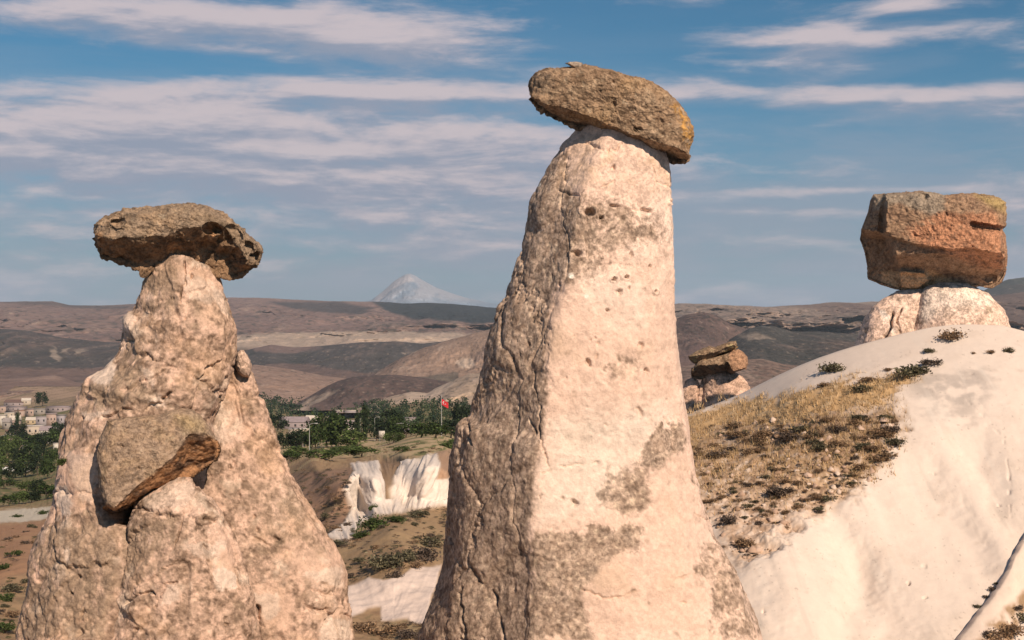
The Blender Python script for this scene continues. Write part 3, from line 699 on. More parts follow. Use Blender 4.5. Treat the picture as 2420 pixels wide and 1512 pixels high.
def stone(name, outline, Y, D, nu, nv, edge=None, tuck=2.4, p=.5, seed=0, sculpt=None, colour=None, rough=1., parent=None, back=1., mat=None):
    V, vx, vy, dep = stone_grid(outline, Y, D, nu, nv, p, back, edge)
    f = sm(.02, -.25, dep)
    if edge is not None:                        # underside: below this edge the front recedes
        e = np.interp(vx, *np.array(edge, float).T)
        n0 = fbm(V, 2.2, 3, seed=seed + 40) * 9
        rec = np.clip(vy + n0 - e, 0, None) / FV * Y * tuck
        V[..., 1] += np.minimum(rec, np.clip(Y - .22 - V[..., 1], 0, None)) * f
    if sculpt is not None:
        y0 = V[..., 1].copy(); V = sculpt(V, vx, vy, f); V[..., 1] = np.minimum(V[..., 1], np.maximum(y0, Y - .35))
    oc = np.array(outline, float).mean(0); c0 = np.array(P(oc[0], oc[1], Y)); dv = Vector(c0).normalized()
    Rm = np.array(Vector((0, 1, 0)).rotation_difference(dv).to_matrix(), np.float32)
    V = ((V - c0.astype(np.float32)) @ Rm.T + c0.astype(np.float32)).astype(np.float32)
    n, fl = outward(V)
    m1, m2, m3 = mottle(V, seed + 1)
    d = -.03 + rough * (.05 * fbm(V, 1.1, 3, seed=seed + 5) + .055 * fbm(V, 3.1, 4, gain=.6, seed=seed + 6) + .030 * m2 + .04 * (fbm(V, 5.5, 3, seed=seed + 8, ridged=True) - .35) - .02)
    hp, hm = pits(V, n, 3.4, .34, .10 * rough, seed + 9); d -= hp
    n[0] = n[1].mean(0); n[-1] = n[-2].mean(0); d[0] = d[1].mean(); d[-1] = d[-2].mean()
    V = V + n * d[..., None]
    c = np.broadcast_to(np.array((.40, .275, .175)), V.shape).copy()
    c = mixc(c, (.30, .20, .125), sm(-.05, .3, m1)); c = mixc(c, (.52, .38, .25), sm(.05, .4, -m1) * .8); c = mixc(c, (.17, .11, .07), sm(.15, .4, m2) * .7)
    c = mixc(c, (.56, .46, .33), sm(.2, .42, -m2) * .55); c = mixc(c, (.46, .28, .12), sm(.12, .5, m3) * .35)
    c = c * np.array((.78, .75, .74))
    if colour is not None: c = colour(c, vx, vy, m1, m2, m3, f)
    if parent is not None: V = V - np.array(parent.location, np.float32)
    return grid_mesh(name, V, True, mat or M_BASALT, c, parent, flip=not fl)

def z5(x, y): return ((1500 + x / 2.52) / 1.32286, (150 + y / 2.52) / 1.32286)
def z1(x, y): return ((x / 2.16) / 1.32286, (600 + y / 2.16) / 1.32286)
def z2(x, y): return ((x / 1.89) / 1.32286, (1200 + y / 1.89) / 1.32286)
def z8(x, y): return ((2600 + x / 2.748) / 1.32286, (550 + y / 2.748) / 1.32286)
def z9(x, y): return (1610.1 + .15 * x, 778.6 + .15 * y)
def zz(f, pts): return [f(*q) for q in pts]

def middle_cap():
    out = zz(z5, [(372, 290), (400, 228), (440, 190), (520, 157), (620, 148), (720, 145), (830, 126), (930, 140), (1060, 172), (1150, 205), (1260, 222), (1350, 262), (1440, 322), (1540, 402), (1610, 472), (1652, 545), (1685, 620), (1697, 690), (1672, 760),
                  (1652, 812), (1642, 878), (1580, 895), (1510, 890), (1440, 855), (1300, 790), (1100, 715), (930, 660), (760, 622), (650, 572), (540, 512), (470, 462), (410, 402), (376, 340)])
    edge = zz(z5, [(360, 330), (400, 385), (470, 425), (600, 462), (700, 485), (850, 522), (950, 580), (1100, 642), (1250, 702), (1380, 745), (1500, 755), (1600, 795), (1640, 840), (1700, 850)])
    def colour(c, vx, vy, m1, m2, m3, f):
        r = inpoly(vx + 12 * m1, vy + 12 * m1, zz(z5, [(1480, 430), (1610, 470), (1700, 640), (1660, 800), (1590, 700), (1560, 560)]), 8)
        c = mixc(c, (.52, .27, .07), r * sm(-.2, .3, m2 + m1) * .8)
        t = inpoly(vx + 10 * m1, vy + 10 * m1, zz(z5, [(380, 300), (420, 200), (560, 190), (560, 300), (500, 350), (390, 340)]), 6)
        return mixc(c, (.09, .07, .055), t * sm(-.3, .2, m2) * .7)
    o = stone('cap_boulder', out, 29.9, 1.0, 460, 240, edge, 2.6, .42, 400, None, colour, 1.0, back=1.6)
    tag(o, 'long brown slab boulder tilted to the right on the tallest pillar', 'boulder', 'boulders balanced on the pillars')
    s = stone('loose_stone', zz(z5, [(662, 118), (700, 98), (760, 94), (815, 105), (824, 130), (808, 172), (740, 170), (690, 146)]), 29.45, .25, 60, 40, None, 2, .6, 420, None, lambda c, *a: c * .6 + np.array((.14, .125, .11)), .25)
    tag(s, 'small flat grey stone lying on top of the tilted slab boulder', 'stone')
middle_pillar(); middle_cap()

PATCH_PALE = [(zz(z2, q), a) for q, a in (([(330, 600), (400, 600), (440, 700), (430, 780), (380, 790), (340, 700)], .85), ([(400, 410), (600, 410), (580, 600), (540, 690), (480, 690), (440, 560)], .45), ([(1265, 1120), (1330, 1080), (1410, 1130), (1390, 1200), (1300, 1230), (1270, 1190)], .85), ([(1300, 900), (1350, 930), (1310, 1010), (1270, 1100), (1250, 1000)], .5),
              ([(990, 1190), (1045, 1185), (1050, 1280), (1000, 1300), (930, 1300)], .6), ([(1500, 1240), (1640, 1230), (1660, 1350), (1560, 1390)], .6), ([(1780, 1120), (1960, 1090), (2010, 1060), (2030, 1200), (1900, 1170)], .65), ([(1950, 1370), (2060, 1400), (2070, 1530), (1880, 1530), (1900, 1430)], .75), ([(850, 680), (1000, 600), (1120, 570), (1160, 640), (1100, 720), (960, 720), (880, 760)], .5), ([(1230, 240), (1330, 230), (1350, 340), (1290, 370)], .4), ([(370, 980), (410, 960), (420, 1060), (390, 1060)], .6), ([(1090, 950), (1200, 930), (1290, 960), (1250, 1040), (1150, 1020)], .45), ([(480, 170), (640, 150), (620, 190), (480, 215)], .6))] + \
             [(zz(z1, q), a) for q, a in (([(580, 1230), (740, 1090), (750, 1270), (640, 1290)], .8), ([(820, 830), (895, 805), (890, 900), (830, 960), (805, 900)], .75), ([(1240, 560), (1450, 600), (1510, 700), (1420, 760), (1260, 720)], .45), ([(1440, 650), (1520, 660), (1580, 840), (1500, 800)], .5), ([(1600, 1060), (1650, 1050), (1690, 1150), (1640, 1190)], .5), ([(960, 1190), (1040, 1210), (1040, 1330), (980, 1250)], .5), ([(1010, 1400), (1090, 1370), (1120, 1440), (1000, 1460)], .6))]
PATCH_DULL = [(zz(z1, q), a) for q, a in (([(760, 1180), (960, 1190), (1040, 1330), (990, 1420), (620, 1400), (560, 1290), (640, 1280)], .8), ([(1000, 470), (1230, 480), (1230, 640), (1150, 800), (950, 800), (930, 660)], .55), ([(780, 960), (900, 940), (950, 1150), (800, 1180)], .6))] + \
             [(zz(z2, q), a) for q, a in (([(430, 830), (700, 800), (690, 1100), (600, 1512), (60, 1512), (230, 900)], .6), ([(740, 850), (1050, 760), (1040, 960), (840, 1000), (720, 1200), (660, 1300), (600, 1512), (560, 1512), (690, 1050)], .6), ([(850, 980), (960, 1000), (1000, 1150), (850, 1200)], .4), ([(1450, 600), (1700, 560), (1850, 800), (1980, 1000), (1800, 1080), (1500, 900)], .35), ([(420, 60), (700, 40), (860, 60), (700, 170), (420, 200)], .5))]
def left_pillar():
    base = empty('rock_pillar', P(430, 1900, 28.5)); L = np.array(base.location, np.float32)
    def part(name, left, right, Y, poly, nu, nv, seed, depth=.8, lichf=None, lines=(), sculpt=None, blur=.011, tint=None, lump=.14, rough=1.):
        V, n, fl = pillar_grid(left, right, Y, poly, nu, nv, depth=depth, blur=blur)
        vx, vy = project(V); fr = sm(.3, -.2, V[..., 1] - Y)
        m1, m2, m3 = mottle(V, seed); w1 = fbm(V, .9, 3, seed=seed + 3)
        wx = vx + 30 * m1 + 30 * w1; wy = vy + 26 * m1 + 26 * w1
        lich = lichf(wx, wy, vx, vy) if lichf else np.full(vx.shape, .5)
        lich = np.clip(lich + .25 * m3, 0, 1)
        d, a_, b_, c_ = relief(V, seed + 10)
        d = lump * a_ + rough * ((.038 * b_ + .012 * c_ + .012 * m1) * (.55 + .6 * lich)); w = worley(V + .12 * np.stack([m1, m2, m3], -1), 4.0, seed * .1); rg = fbm(V, 2.8, 4, gain=.6, seed=seed + 60, ridged=True)
        d += rough * (.03 * (.5 - np.clip(w[0], 0, 1)) * (.3 + lich) - .030 * sm(.3, .8, rg) * (.35 + lich))
        w2 = worley(V + .25 * np.stack([w1, m3, m1], -1), .9, seed * .2); d += .05 * rough * (np.clip(w2[1] - w2[0], 0, .08) / .08 - 1) * sm(-.1, .3, m3); e2 = sm(0, .10, w2[1] - w2[0]); d += .13 * (w2[2] - .5) * e2
        w3 = worley(V * np.array((1, 1, .7)) + .2 * np.stack([m1, m3, w1], -1), 2.1, seed * .4); d += .035 * (w3[2] - .5) * sm(0, .12, w3[1] - w3[0])
        hp, hm = pits(V, n, 2.8, .26, .10, seed * .3, fr); d -= hp
        cd, cm = cracks(vx, vy, m1, lines); d -= cd * fr
        if sculpt is not None: d = sculpt(d, vx, vy, fr, m1, w1)
        V = V + n * d[..., None]
        c = crust_col(V, lich, m1, m2, m3)
        c = mixc(c, (.60, .39, .235), sm(.1, .45, w1 - .3 * m1) * .35); c = mixc(c, (.76, .62, .50), sm(.12, .4, fbm(V, 1.4, 4, gain=.6, seed=seed + 70)) * .65); c = mixc(c, (.33, .245, .175), sm(.15, .42, fbm(V, 1.7, 4, gain=.6, seed=seed + 71)) * .6)
        if tint is not None: c = tint(c, wx, wy, vx, vy, m1)
        ux, uy = vx + 13 * m1 + 8 * m2, vy + 13 * m2 + 8 * m1
        for poly_, a in PATCH_DULL: c = mixc(c, (.36, .27, .195), inpoly(ux, uy, poly_, 12) * a * sm(-.35, .15, m1 + .5 * m2 + .1))
        for poly_, a in PATCH_PALE: c = mixc(c, (.77, .635, .53), inpoly(ux, uy, poly_, 4) * a)
        c = np.concatenate([c * np.array((.86, .815, .785)), np.clip(.35 + .5 * lich, 0, 1)[..., None]], -1)
        return grid_mesh(name, V - L, True, M_TUFF, c, base, flip=not fl)
    pol = [(1, .1), (.9, -.45), (.55, -.85), (0, -1), (-.5, -.85), (-.88, -.45), (-1, .1), (-.7, .8), (0, 1), (.7, .8)]
    # spire
    left = [(362, 592), (356, 612), (350, 628), (336, 665), (323, 705), (311, 735), (303, 738), (288, 760), (279, 790), (266, 830), (246, 850), (217, 880), (193, 905), (176, 945), (160, 990), (150, 1020), (140, 1060), (128, 1120), (122, 1180), (112, 1220), (94, 1260), (75, 1310), (58, 1370), (40, 1440), (25, 1512), (-30, 1700), (-80, 1960)]
    right = [(512, 630), (522, 648), (529, 668), (536, 695), (549, 735), (562, 768), (563, 790), (556, 815), (550, 845), (534, 885), (522, 930), (503, 985), (497, 1050), (500, 1150), (510, 1260), (525, 1400), (540, 1512), (560, 1700), (590, 1960)]
    def lich(wx, wy, vx, vy):
        l = np.full(vx.shape, .55)
        for poly, a in (([(255, 850), (290, 830), (330, 900), (390, 930), (380, 985), (200, 960), (190, 900)], .8), ([(360, 600), (420, 610), (400, 720), (330, 720)], .6), ([(110, 1230), (240, 1200), (280, 1300), (250, 1512), (30, 1512), (60, 1350)], .78), ([(140, 1000), (250, 990), (240, 1080), (130, 1120)], .6)):
            l = np.maximum(l, a * inpoly(wx, wy, poly, 14))
        for poly, a in (([(290, 745), (312, 735), (310, 790), (282, 800)], .0), ([(205, 870), (262, 838), (262, 905), (230, 915), (200, 905)], .02), ([(135, 1085), (170, 1060), (240, 1090), (235, 1150), (190, 1200), (160, 1220), (130, 1180)], .05), ([(420, 625), (520, 650), (530, 690), (440, 700)], .12)):
            m = inpoly(wx, wy, poly, 10); l = l * (1 - m) + a * m
        return l
    def scu(d, vx, vy, fr, m1, w1):
        # hollow that holds the fallen boulder, and the dark gaps beside it
        gap = inpoly(vx, vy, zz(z2, [(1120, 500), (1275, 440), (1305, 530), (1312, 620), (1252, 700), (1180, 680), (1130, 600)]), 3); d = d - .95 * gap * fr
        gap2 = inpoly(vx, vy, zz(z2, [(625, 690), (800, 640), (900, 620), (760, 790), (742, 842), (700, 835), (645, 800)]), 3); d = d - .95 * gap2 * fr
        up = sm(8, -8, vy - (945 + .12 * (vx - 300)) + 14 * m1) * sm(0, 60, vy - 860); d = d + .05 * up * fr
        d = d + .10 * np.exp(-(((vx - 302) / 14)**2 + ((vy - 765) / 28)**2))
        return d - .10 * np.exp(-(((vx - 196) / 14)**2 + ((vy - 925) / 26)**2))
    lines = [([(437, 606), (436, 640), (440, 665), (430, 690), (424, 730)], 4, .12), ([(437, 660), (455, 640), (462, 625)], 3, .05), ([(240, 985), (290, 968), (330, 972), (375, 955), (400, 935)], 5, .10), ([(385, 940), (405, 930), (412, 924)], 6, .2), ([(500, 980), (515, 935), (528, 890)], 5, .12), ([(285, 800), (305, 797)], 4, .12)]
    def tint(c, wx, wy, vx, vy, m1):
        c = mixc(c, (.62, .40, .16), inpoly(wx, wy, [(355, 600), (385, 600), (385, 625), (355, 630)], 6) * .6)
        c = mixc(c, (.74, .63, .53), inpoly(wx, wy, [(205, 872), (262, 842), (262, 905), (230, 915)], 8) * .6)
        return c
    part('spire', left, right, 28.6, pol, 440, 540, 500, .78, lich, lines, scu, tint=tint)
    # right flank slab behind the crack
    left2 = [(520, 850), (470, 880), (440, 930), (420, 1000), (400, 1100), (390, 1300), (380, 1512), (370, 1700), (360, 1960)]
    right2 = [(570, 858), (592, 885), (600, 910), (615, 945), (640, 1000), (660, 1060), (690, 1120), (730, 1190), (770, 1250), (798, 1315), (815, 1360), (822, 1420), (828, 1470), (834, 1512), (880, 1700), (960, 1960)]
    def lich2(wx, wy, vx, vy):
        l = np.full(vx.shape, .50)
        for poly, a in (([(690, 1300), (800, 1290), (820, 1380), (700, 1400)], .05), ([(590, 1400), (680, 1390), (690, 1470), (600, 1480)], .08), ([(760, 1450), (830, 1450), (835, 1512), (760, 1512)], .0), ([(510, 990), (580, 960), (600, 1050), (540, 1060)], .15)):
            m = inpoly(wx, wy, poly, 12); l = l * (1 - m) + a * m
        return l
    lines2 = [([(768, 1468), (785, 1452), (822, 1456)], 5, .14), ([(768, 1468), (758, 1490)], 4, .08), ([(590, 960), (598, 985)], 4, .05), ([(610, 1430), (612, 1530)], 6, .2)]
    part('right_flank', left2, right2, 29.5, pol, 340, 440, 540, .62, lich2, lines2)
    # lower front rib under the fallen boulder
    lf = zz(z2, [(1085, 560), (1000, 598), (900, 640), (830, 680), (780, 740), (748, 835), (722, 950), (692, 1100), (652, 1300), (590, 1512)]) + [(215, 1700), (190, 1960)]
    rf = zz(z2, [(1120, 566), (1152, 600), (1192, 660), (1252, 705), (1320, 780), (1380, 900), (1440, 1080), (1500, 1250), (1525, 1400), (1535, 1512)]) + [(625, 1700), (650, 1960)]
    def lich3(wx, wy, vx, vy):
        l = np.full(vx.shape, .56)
        for poly, a in (([(520, 1290), (560, 1300), (560, 1380), (510, 1395)], .0), ([(370, 1385), (415, 1370), (420, 1440), (370, 1450)], .1), ([(400, 1150), (460, 1140), (470, 1200), (400, 1210)], .15), ([(480, 1230), (540, 1240), (560, 1300), (520, 1310)], .15)):
            m = inpoly(wx, wy, poly, 8); l = l * (1 - m) + a * m
        return l
    lines3 = [(zz(z2, [(1090, 760), (1070, 830), (1050, 900), (1020, 970)]), 4, .10), (zz(z2, [(960, 1190), (990, 1170), (1040, 1180)]), 4, .08), (zz(z2, [(740, 1300), (800, 1250), (850, 1240), (900, 1245)]), 5, .10), (zz(z2, [(905, 1320), (940, 1250), (970, 1190)]), 3, .06), (zz(z2, [(1210, 805), (1245, 795), (1275, 805)]), 6, .15)]
    part('front_rib', lf, rf, 27.5, pol, 310, 420, 580, .62, lich3, lines3, lump=.10)
    # loose knob beside the crack
    stone('knob', [(552, 850), (556, 832), (566, 822), (578, 824), (588, 838), (597, 860), (597, 880), (590, 896), (575, 894), (560, 885), (553, 868)], 29.25, .34, 90, 60, None, 2, .7, 590, None, lambda c, vx, vy, m1, m2, m3, f: mixc(c * .3 + C_PALE * .62, C_TAN, sm(0, .4, m1) * .5), .35, base, mat=M_TUFF)
    tag(base, 'broad weathered tuff pillar on the left with a cracked right flank', 'rock pillar', 'boulder-capped rock pillars', 'thing')
    # boulder lodged in its front
    out = zz(z2, [(640, 212), (750, 190), (870, 180), (960, 168), (1000, 150), (1060, 135), (1130, 150), (1180, 190), (1230, 240), (1257, 300), (1282, 390), (1266, 450), (1200, 490), (1140, 540), (1090, 560), (980, 600), (900, 622), (840, 660), (780, 702), (720, 732), (680, 745), (640, 712), (610, 640), (590, 540), (585, 420), (592, 320)])
    edge = zz(z2, [(560, 690), (640, 690), (700, 715), (780, 640), (860, 560), (940, 500), (1020, 440), (1060, 380), (1110, 310), (1200, 310), (1300, 330)])
    def colour(c, vx, vy, m1, m2, m3, f):
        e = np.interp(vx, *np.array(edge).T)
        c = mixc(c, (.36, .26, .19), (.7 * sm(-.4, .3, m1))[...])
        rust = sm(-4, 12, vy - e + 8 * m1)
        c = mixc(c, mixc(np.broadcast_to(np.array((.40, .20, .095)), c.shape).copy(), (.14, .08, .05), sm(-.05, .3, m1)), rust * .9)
        return mixc(c, (.45, .36, .10), inpoly(vx, vy, zz(z2, [(1010, 180), (1180, 200), (1200, 290), (1080, 290)]), 14) * .16)
    o = stone('boulder', out, 27.8, .95, 300, 170, edge, 1.3, .33, 600, None, colour, .85)
    tag(o, 'angular grey boulder with a rusty underside lodged in the left pillar', 'boulder')

def left_cap():
    out = zz(z1, [(650, 270), (665, 215), (700, 185), (790, 150), (840, 117), (930, 100), (1050, 88), (1150, 74), (1280, 72), (1380, 90), (1490, 130), (1560, 180), (1620, 230), (1690, 282), (1742, 340), (1770, 400), (1756, 450), (1710, 502), (1640, 542), (1600, 572), (1500, 580), (1430, 545), (1330, 500), (1200, 470), (1080, 480), (1010, 530), (968, 566), (940, 520), (880, 490), (820, 466), (760, 455), (700, 440), (690, 380), (662, 325)])
    edge = zz(z1, [(630, 300), (660, 300), (720, 300), (790, 332), (850, 306), (920, 326), (1000, 310), (1150, 282), (1250, 252), (1350, 235), (1450, 210), (1510, 240), (1560, 330), (1620, 420), (1700, 470), (1790, 460)])
    def sculpt(V, vx, vy, f):
        for px, py, rx, ry, dd in ((1560, 290, 60, 75, .26), (1660, 370, 40, 40, .2), (1420, 250, 60, 40, .3), (1690, 440, 35, 40, .2), (1580, 420, 35, 30, .25), (820, 200, 40, 25, .15), (1500, 470, 120, 40, .2)):
            x, y = z1(px, py); q = np.hypot((vx - x) / (rx / 2.857), (vy - y) / (ry / 2.857)); V[..., 1] += dd * sm(1.15, .5, q) * f
        for px, py, rx, ry, dd in ((1430, 300, 40, 50, .35), (1480, 370, 50, 40, .3), (1640, 480, 50, 40, .25), (1740, 390, 30, 40, .2)):
            x, y = z1(px, py); q = np.hypot((vx - x) / (rx / 2.857), (vy - y) / (ry / 2.857)); V[..., 1] -= dd * sm(1.2, .3, q) * f
        return V
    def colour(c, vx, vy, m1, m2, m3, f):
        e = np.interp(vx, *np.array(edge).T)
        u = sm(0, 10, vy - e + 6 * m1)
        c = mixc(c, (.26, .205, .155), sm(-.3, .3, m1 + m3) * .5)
        c = mixc(c, mixc(np.broadcast_to(np.array((.27, .16, .09)), c.shape).copy(), (.14, .085, .05), sm(-.1, .3, m1)), u * .8)  # underside made darker brown: shade under the cap painted in
        for px, py, r in ((1420, 280, 45), (690, 300, 40), (1180, 400, 60)):
            x, y = z1(px, py); c = mixc(c, (.55, .30, .15), sm(r / 2.857, r / 6., np.hypot(vx - x, vy - y)) * .7)
        return c
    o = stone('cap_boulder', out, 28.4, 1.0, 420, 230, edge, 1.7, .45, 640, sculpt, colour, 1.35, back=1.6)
    tag(o, 'rough mushroom-shaped brown boulder capping the left pillar', 'boulder', 'boulders balanced on the pillars')
left_pillar(); left_cap()

def right_pillar():
    base = empty('rock_pillar', P(2200, 880, 53.)); L = np.array(base.location, np.float32)
    pol = [(1, .1), (.9, -.45), (.55, -.85), (0, -1), (-.5, -.85), (-.88, -.45), (-1, .1), (-.7, .8), (0, 1), (.7, .8)]
    def part(name, left, right, Y, nu, nv, seed, lines=(), depth=.8, colour=None):
        V, n, fl = pillar_grid(left, right, Y, pol, nu, nv, depth=depth, blur=.03)
        vx, vy = project(V); fr = sm(.3, -.2, V[..., 1] - Y); m1, m2, m3 = mottle(V * .8, seed)
        d, a, b, c_ = relief(V, seed + 5, .16, .07, .03); cd, cm = cracks(vx, vy, m1, lines); d -= cd * fr
        V = V + n * d[..., None]
        lich = np.full(vx.shape, .34) + .25 * m3
        c = crust_col(V, lich, m1 * .8, m2 * .6, m3)
        if colour: c = colour(c, vx, vy, m1)
        return grid_mesh(name, V - L, True, M_TUFF, c, base, flip=not fl)
    l1 = zz(z8, [(720, 978), (560, 1000), (440, 1062), (352, 1122), (292, 1205), (255, 1310), (222, 1420), (190, 1600), (160, 1800)])
    r1 = zz(z8, [(850, 975), (860, 1040), (830, 1120), (800, 1220), (780, 1300), (770, 1420), (770, 1600), (770, 1800)])
    part('left_block', l1, r1, 53.1, 200, 160, 700, [(zz(z8, [(530, 1150), (500, 1300), (450, 1400)]), 5, .3), (zz(z8, [(600, 1130), (560, 1250), (590, 1340)]), 3, .15)], .9,
         lambda c, vx, vy, m1: mixc(c, C_WHITE * 1.05, inpoly(vx + 8 * m1, vy, zz(z8, [(400, 1150), (460, 1150), (500, 1220), (430, 1240), (530, 1310), (560, 1340), (510, 1340)]), 4) * .7))
    l2 = zz(z8, [(900, 925), (800, 960), (755, 1020), (735, 1120), (700, 1220), (672, 1360), (660, 1500), (650, 1800)])
    r2 = zz(z8, [(1190, 915), (1250, 965), (1320, 1010), (1392, 1090), (1460, 1160), (1490, 1230), (1502, 1300), (1540, 1500), (1580, 1800)])
    part('right_block', l2, r2, 52.7, 260, 170, 720, [(zz(z8, [(750, 1030), (710, 1180), (668, 1360)]), 4, .3)], .85,
         lambda c, vx, vy, m1: mixc(mixc(c, C_WHITE * np.array((1.02, .98, .94)), inpoly(vx + 8 * m1, vy + 8 * m1, zz(z8, [(780, 980), (1230, 920), (1400, 1080), (1250, 1130), (950, 1120), (800, 1260), (740, 1180)]), 12) * .75), (.33, .25, .17), inpoly(vx + 6 * m1, vy, zz(z8, [(1310, 1120), (1370, 1120), (1380, 1180), (1330, 1180)]), 3) * .7))
    tag(base, 'squat cream rock stump on the crest of the white hillside', 'rock pillar', 'boulder-capped rock pillars', 'thing')
    out = zz(z8, [(375, 155), (500, 146), (620, 140), (780, 134), (860, 146), (950, 163), (1080, 156), (1200, 160), (1380, 190), (1450, 240), (1458, 340), (1455, 435), (1425, 465), (1450, 520), (1470, 700), (1460, 830), (1430, 910), (1350, 962), (1250, 945), (1100, 935), (950, 935), (850, 955), (760, 992), (680, 992), (560, 970), (440, 930), (330, 880), (325, 780), (300, 640), (262, 540), (275, 450), (330, 300), (350, 200)])
    sc = 1 / (2.748 * 1.32286) / FV * 53
    def sculpt(V, vx, vy, f):
        x = (vx * 1.32286 - 2600) * 2.748; y = (vy * 1.32286 - 550) * 2.748
        n = fbm(V, 1.3, 3, seed=740) * 30
        V[..., 1] += f * .5 * sm(490, 440, x + n * .4)                                     # left facet set back
        V[..., 1] += f * np.clip((y + n - (480 - .1 * (450 - x))) * sc * 5., 0, 1.5) * sm(540, 440, x - .25 * np.clip(y - 520, 0, 300))   # under it
        led = np.interp(x, [450, 620, 850, 1280, 1500], [515, 545, 595, 640, 700])
        q = y + n - led; V[..., 1] += f * .30 * sm(0, 25, q) * sm(1420, 1200, x)             # undercut ledge
        V[..., 1] += f * np.clip((y + n - 660) * sc * 1.7, 0, 1.5)                           # lower part slopes in
        V[..., 1] -= f * .40 * inpoly(x + n, y + n, [(450, 815), (800, 815), (860, 900), (760, 985), (600, 975), (440, 920)], 20)
        slot = pdist(x, y + n * .3, [(1180, 425), (1300, 445), (1420, 462)]); V[..., 1] += f * .35 * sm(22, 4, slot)
        V[..., 1] += f * .25 * sm(26, 6, pdist(x + n * .3, y, [(470, 240), (462, 350), (455, 470)]))
        V[..., 1] += f * .3 * sm(60, 10, np.hypot((x - 1340), (y - 880) * 1.4)); V[..., 1] += f * .25 * sm(40, 10, np.hypot(x - 800, y - 185))
        return V
    def colour(c, vx, vy, m1, m2, m3, f):
        x = (vx * 1.32286 - 2600) * 2.748; y = (vy * 1.32286 - 550) * 2.748
        c = mixc(c, (.36, .215, .135), np.full(vx.shape, .55))
        o = inpoly(x + 90 * m1, y + 90 * m1, [(900, 330), (1350, 330), (1440, 500), (1450, 820), (1300, 800), (1100, 720), (800, 600), (650, 500)], 40)
        c = mixc(c, (.52, .245, .135), o * .85 * sm(-.4, .2, m1 + .3)); c = mixc(c, (.18, .11, .075), sm(.05, .35, m1) * .55)
        g = inpoly(x + 40 * m1, y + 40 * m1, [(370, 140), (960, 140), (950, 300), (860, 350), (600, 240), (370, 300)], 25); c = mixc(c, (.31, .26, .20), g * .7)
        c = mixc(c, (.62, .39, .22), inpoly(x + 30 * m1, y + 30 * m1, [(450, 815), (850, 815), (1050, 900), (760, 985), (600, 975), (440, 920)], 15) * .85)
        return mixc(c, (.45, .35, .10), inpoly(x, y, [(1200, 170), (1450, 200), (1450, 330), (1300, 260)], 40) * .4)
    o = stone('cap_boulder', out, 53., 2.3, 340, 200, None, 2, .30, 750, sculpt, colour, 1.3, back=.8)
    tag(o, 'big square reddish brown boulder balanced on the cream stump', 'boulder', 'boulders balanced on the pillars')
right_pillar()

def small_pillar():
    base = empty('rock_pillar', P(1690, 985, 66.)); L = np.array(base.location, np.float32)
    pol = [(1, .1), (.9, -.45), (.55, -.85), (0, -1), (-.5, -.85), (-.88, -.45), (-1, .1), (-.7, .8), (0, 1), (.7, .8)]
    def part(name, left, right, Y, seed):
        V, n, fl = pillar_grid(left, right, Y, pol, 140, 110, depth=.8, blur=.03)
        m1, m2, m3 = mottle(V * .8, seed); d, a, b, c_ = relief(V, seed + 5, .18, .10, .04); V = V + n * d[..., None]
        c = crust_col(V, np.full(m1.shape, .40), m1, m2 * .6, m3) * np.array((.86, .80, .76))
        return grid_mesh(name, V - L, True, M_TUFF, c, base, flip=not fl)
    part('right_block', zz(z9, [(420, 690), (370, 760), (360, 880), (340, 1000), (320, 1200), (300, 1500)]), zz(z9, [(800, 665), (880, 700), (960, 740), (1040, 830), (1085, 930), (1150, 1080), (1300, 1500)]), 66., 800)
    part('left_block', zz(z9, [(160, 765), (60, 810), (20, 880), (-40, 1000), (-80, 1200), (-100, 1500)]), zz(z9, [(200, 765), (255, 810), (275, 900), (280, 1000), (270, 1200), (260, 1500)]), 66.2, 810)
    part('middle_splinter', zz(z9, [(320, 700), (300, 800), (280, 900), (262, 1000), (240, 1200), (230, 1500)]), zz(z9, [(350, 700), (365, 850), (360, 950), (350, 1060), (330, 1200), (330, 1500)]), 66.1, 820)
    tag(base, 'small far-off pillar stump just right of the tall pillar', 'rock pillar', 'boulder-capped rock pillars', 'thing')
    low = zz(z9, [(160, 660), (195, 580), (215, 520), (250, 470), (350, 450), (560, 400), (740, 350), (800, 318), (890, 300), (962, 340), (1042, 430), (1048, 540), (1022, 605), (930, 652), (850, 672), (760, 690), (600, 705), (440, 740), (300, 780), (250, 770), (170, 745)])
    edge = zz(z9, [(150, 650), (200, 600), (300, 575), (450, 585), (600, 560), (715, 520), (760, 590), (790, 640), (850, 668), (950, 650), (1050, 600)])
    def colour(c, vx, vy, m1, m2, m3, f):
        x = (vx - 1610.1) / .15
        r = sm(730, 760, x + 60 * m1); c = mixc(c, (.42, .235, .14), r * .85)
        e = np.interp(vx, *np.array(edge).T); return mixc(c, (.12, .085, .06), sm(-2, 3, vy - e) * .5)  # underside painted darker as shade below the block
    o = stone('cap_boulder', low, 66., 1.5, 180, 110, edge, 3., .4, 830, None, colour, .7)
    tag(o, 'small blocky brown boulder on the far-off stump', 'boulder', 'boulders balanced on the pillars')
    up = zz(lambda x, y: z9(x, y + 34), [(105, 390), (200, 320), (330, 250), (430, 222), (520, 238), (640, 192), (760, 143), (850, 138), (876, 190), (870, 242), (790, 292), (640, 345), (540, 392), (460, 440), (340, 470), (260, 500), (200, 495), (150, 455)])
    o = stone('slab_boulder', up, 65.7, 1.3, 160, 100, zz(z9, [(100, 400), (200, 440), (300, 400), (480, 370), (560, 365), (700, 300), (870, 225), (900, 225)]), 1.5, .45, 850, None, lambda c, vx, vy, m1, m2, m3, f: mixc(c, (.34, .28, .12), sm(.0, .4, m3 - m1) * .5), .9)
    tag(o, 'flat lichen-covered slab lying on the small blocky boulder', 'boulder')
small_pillar()

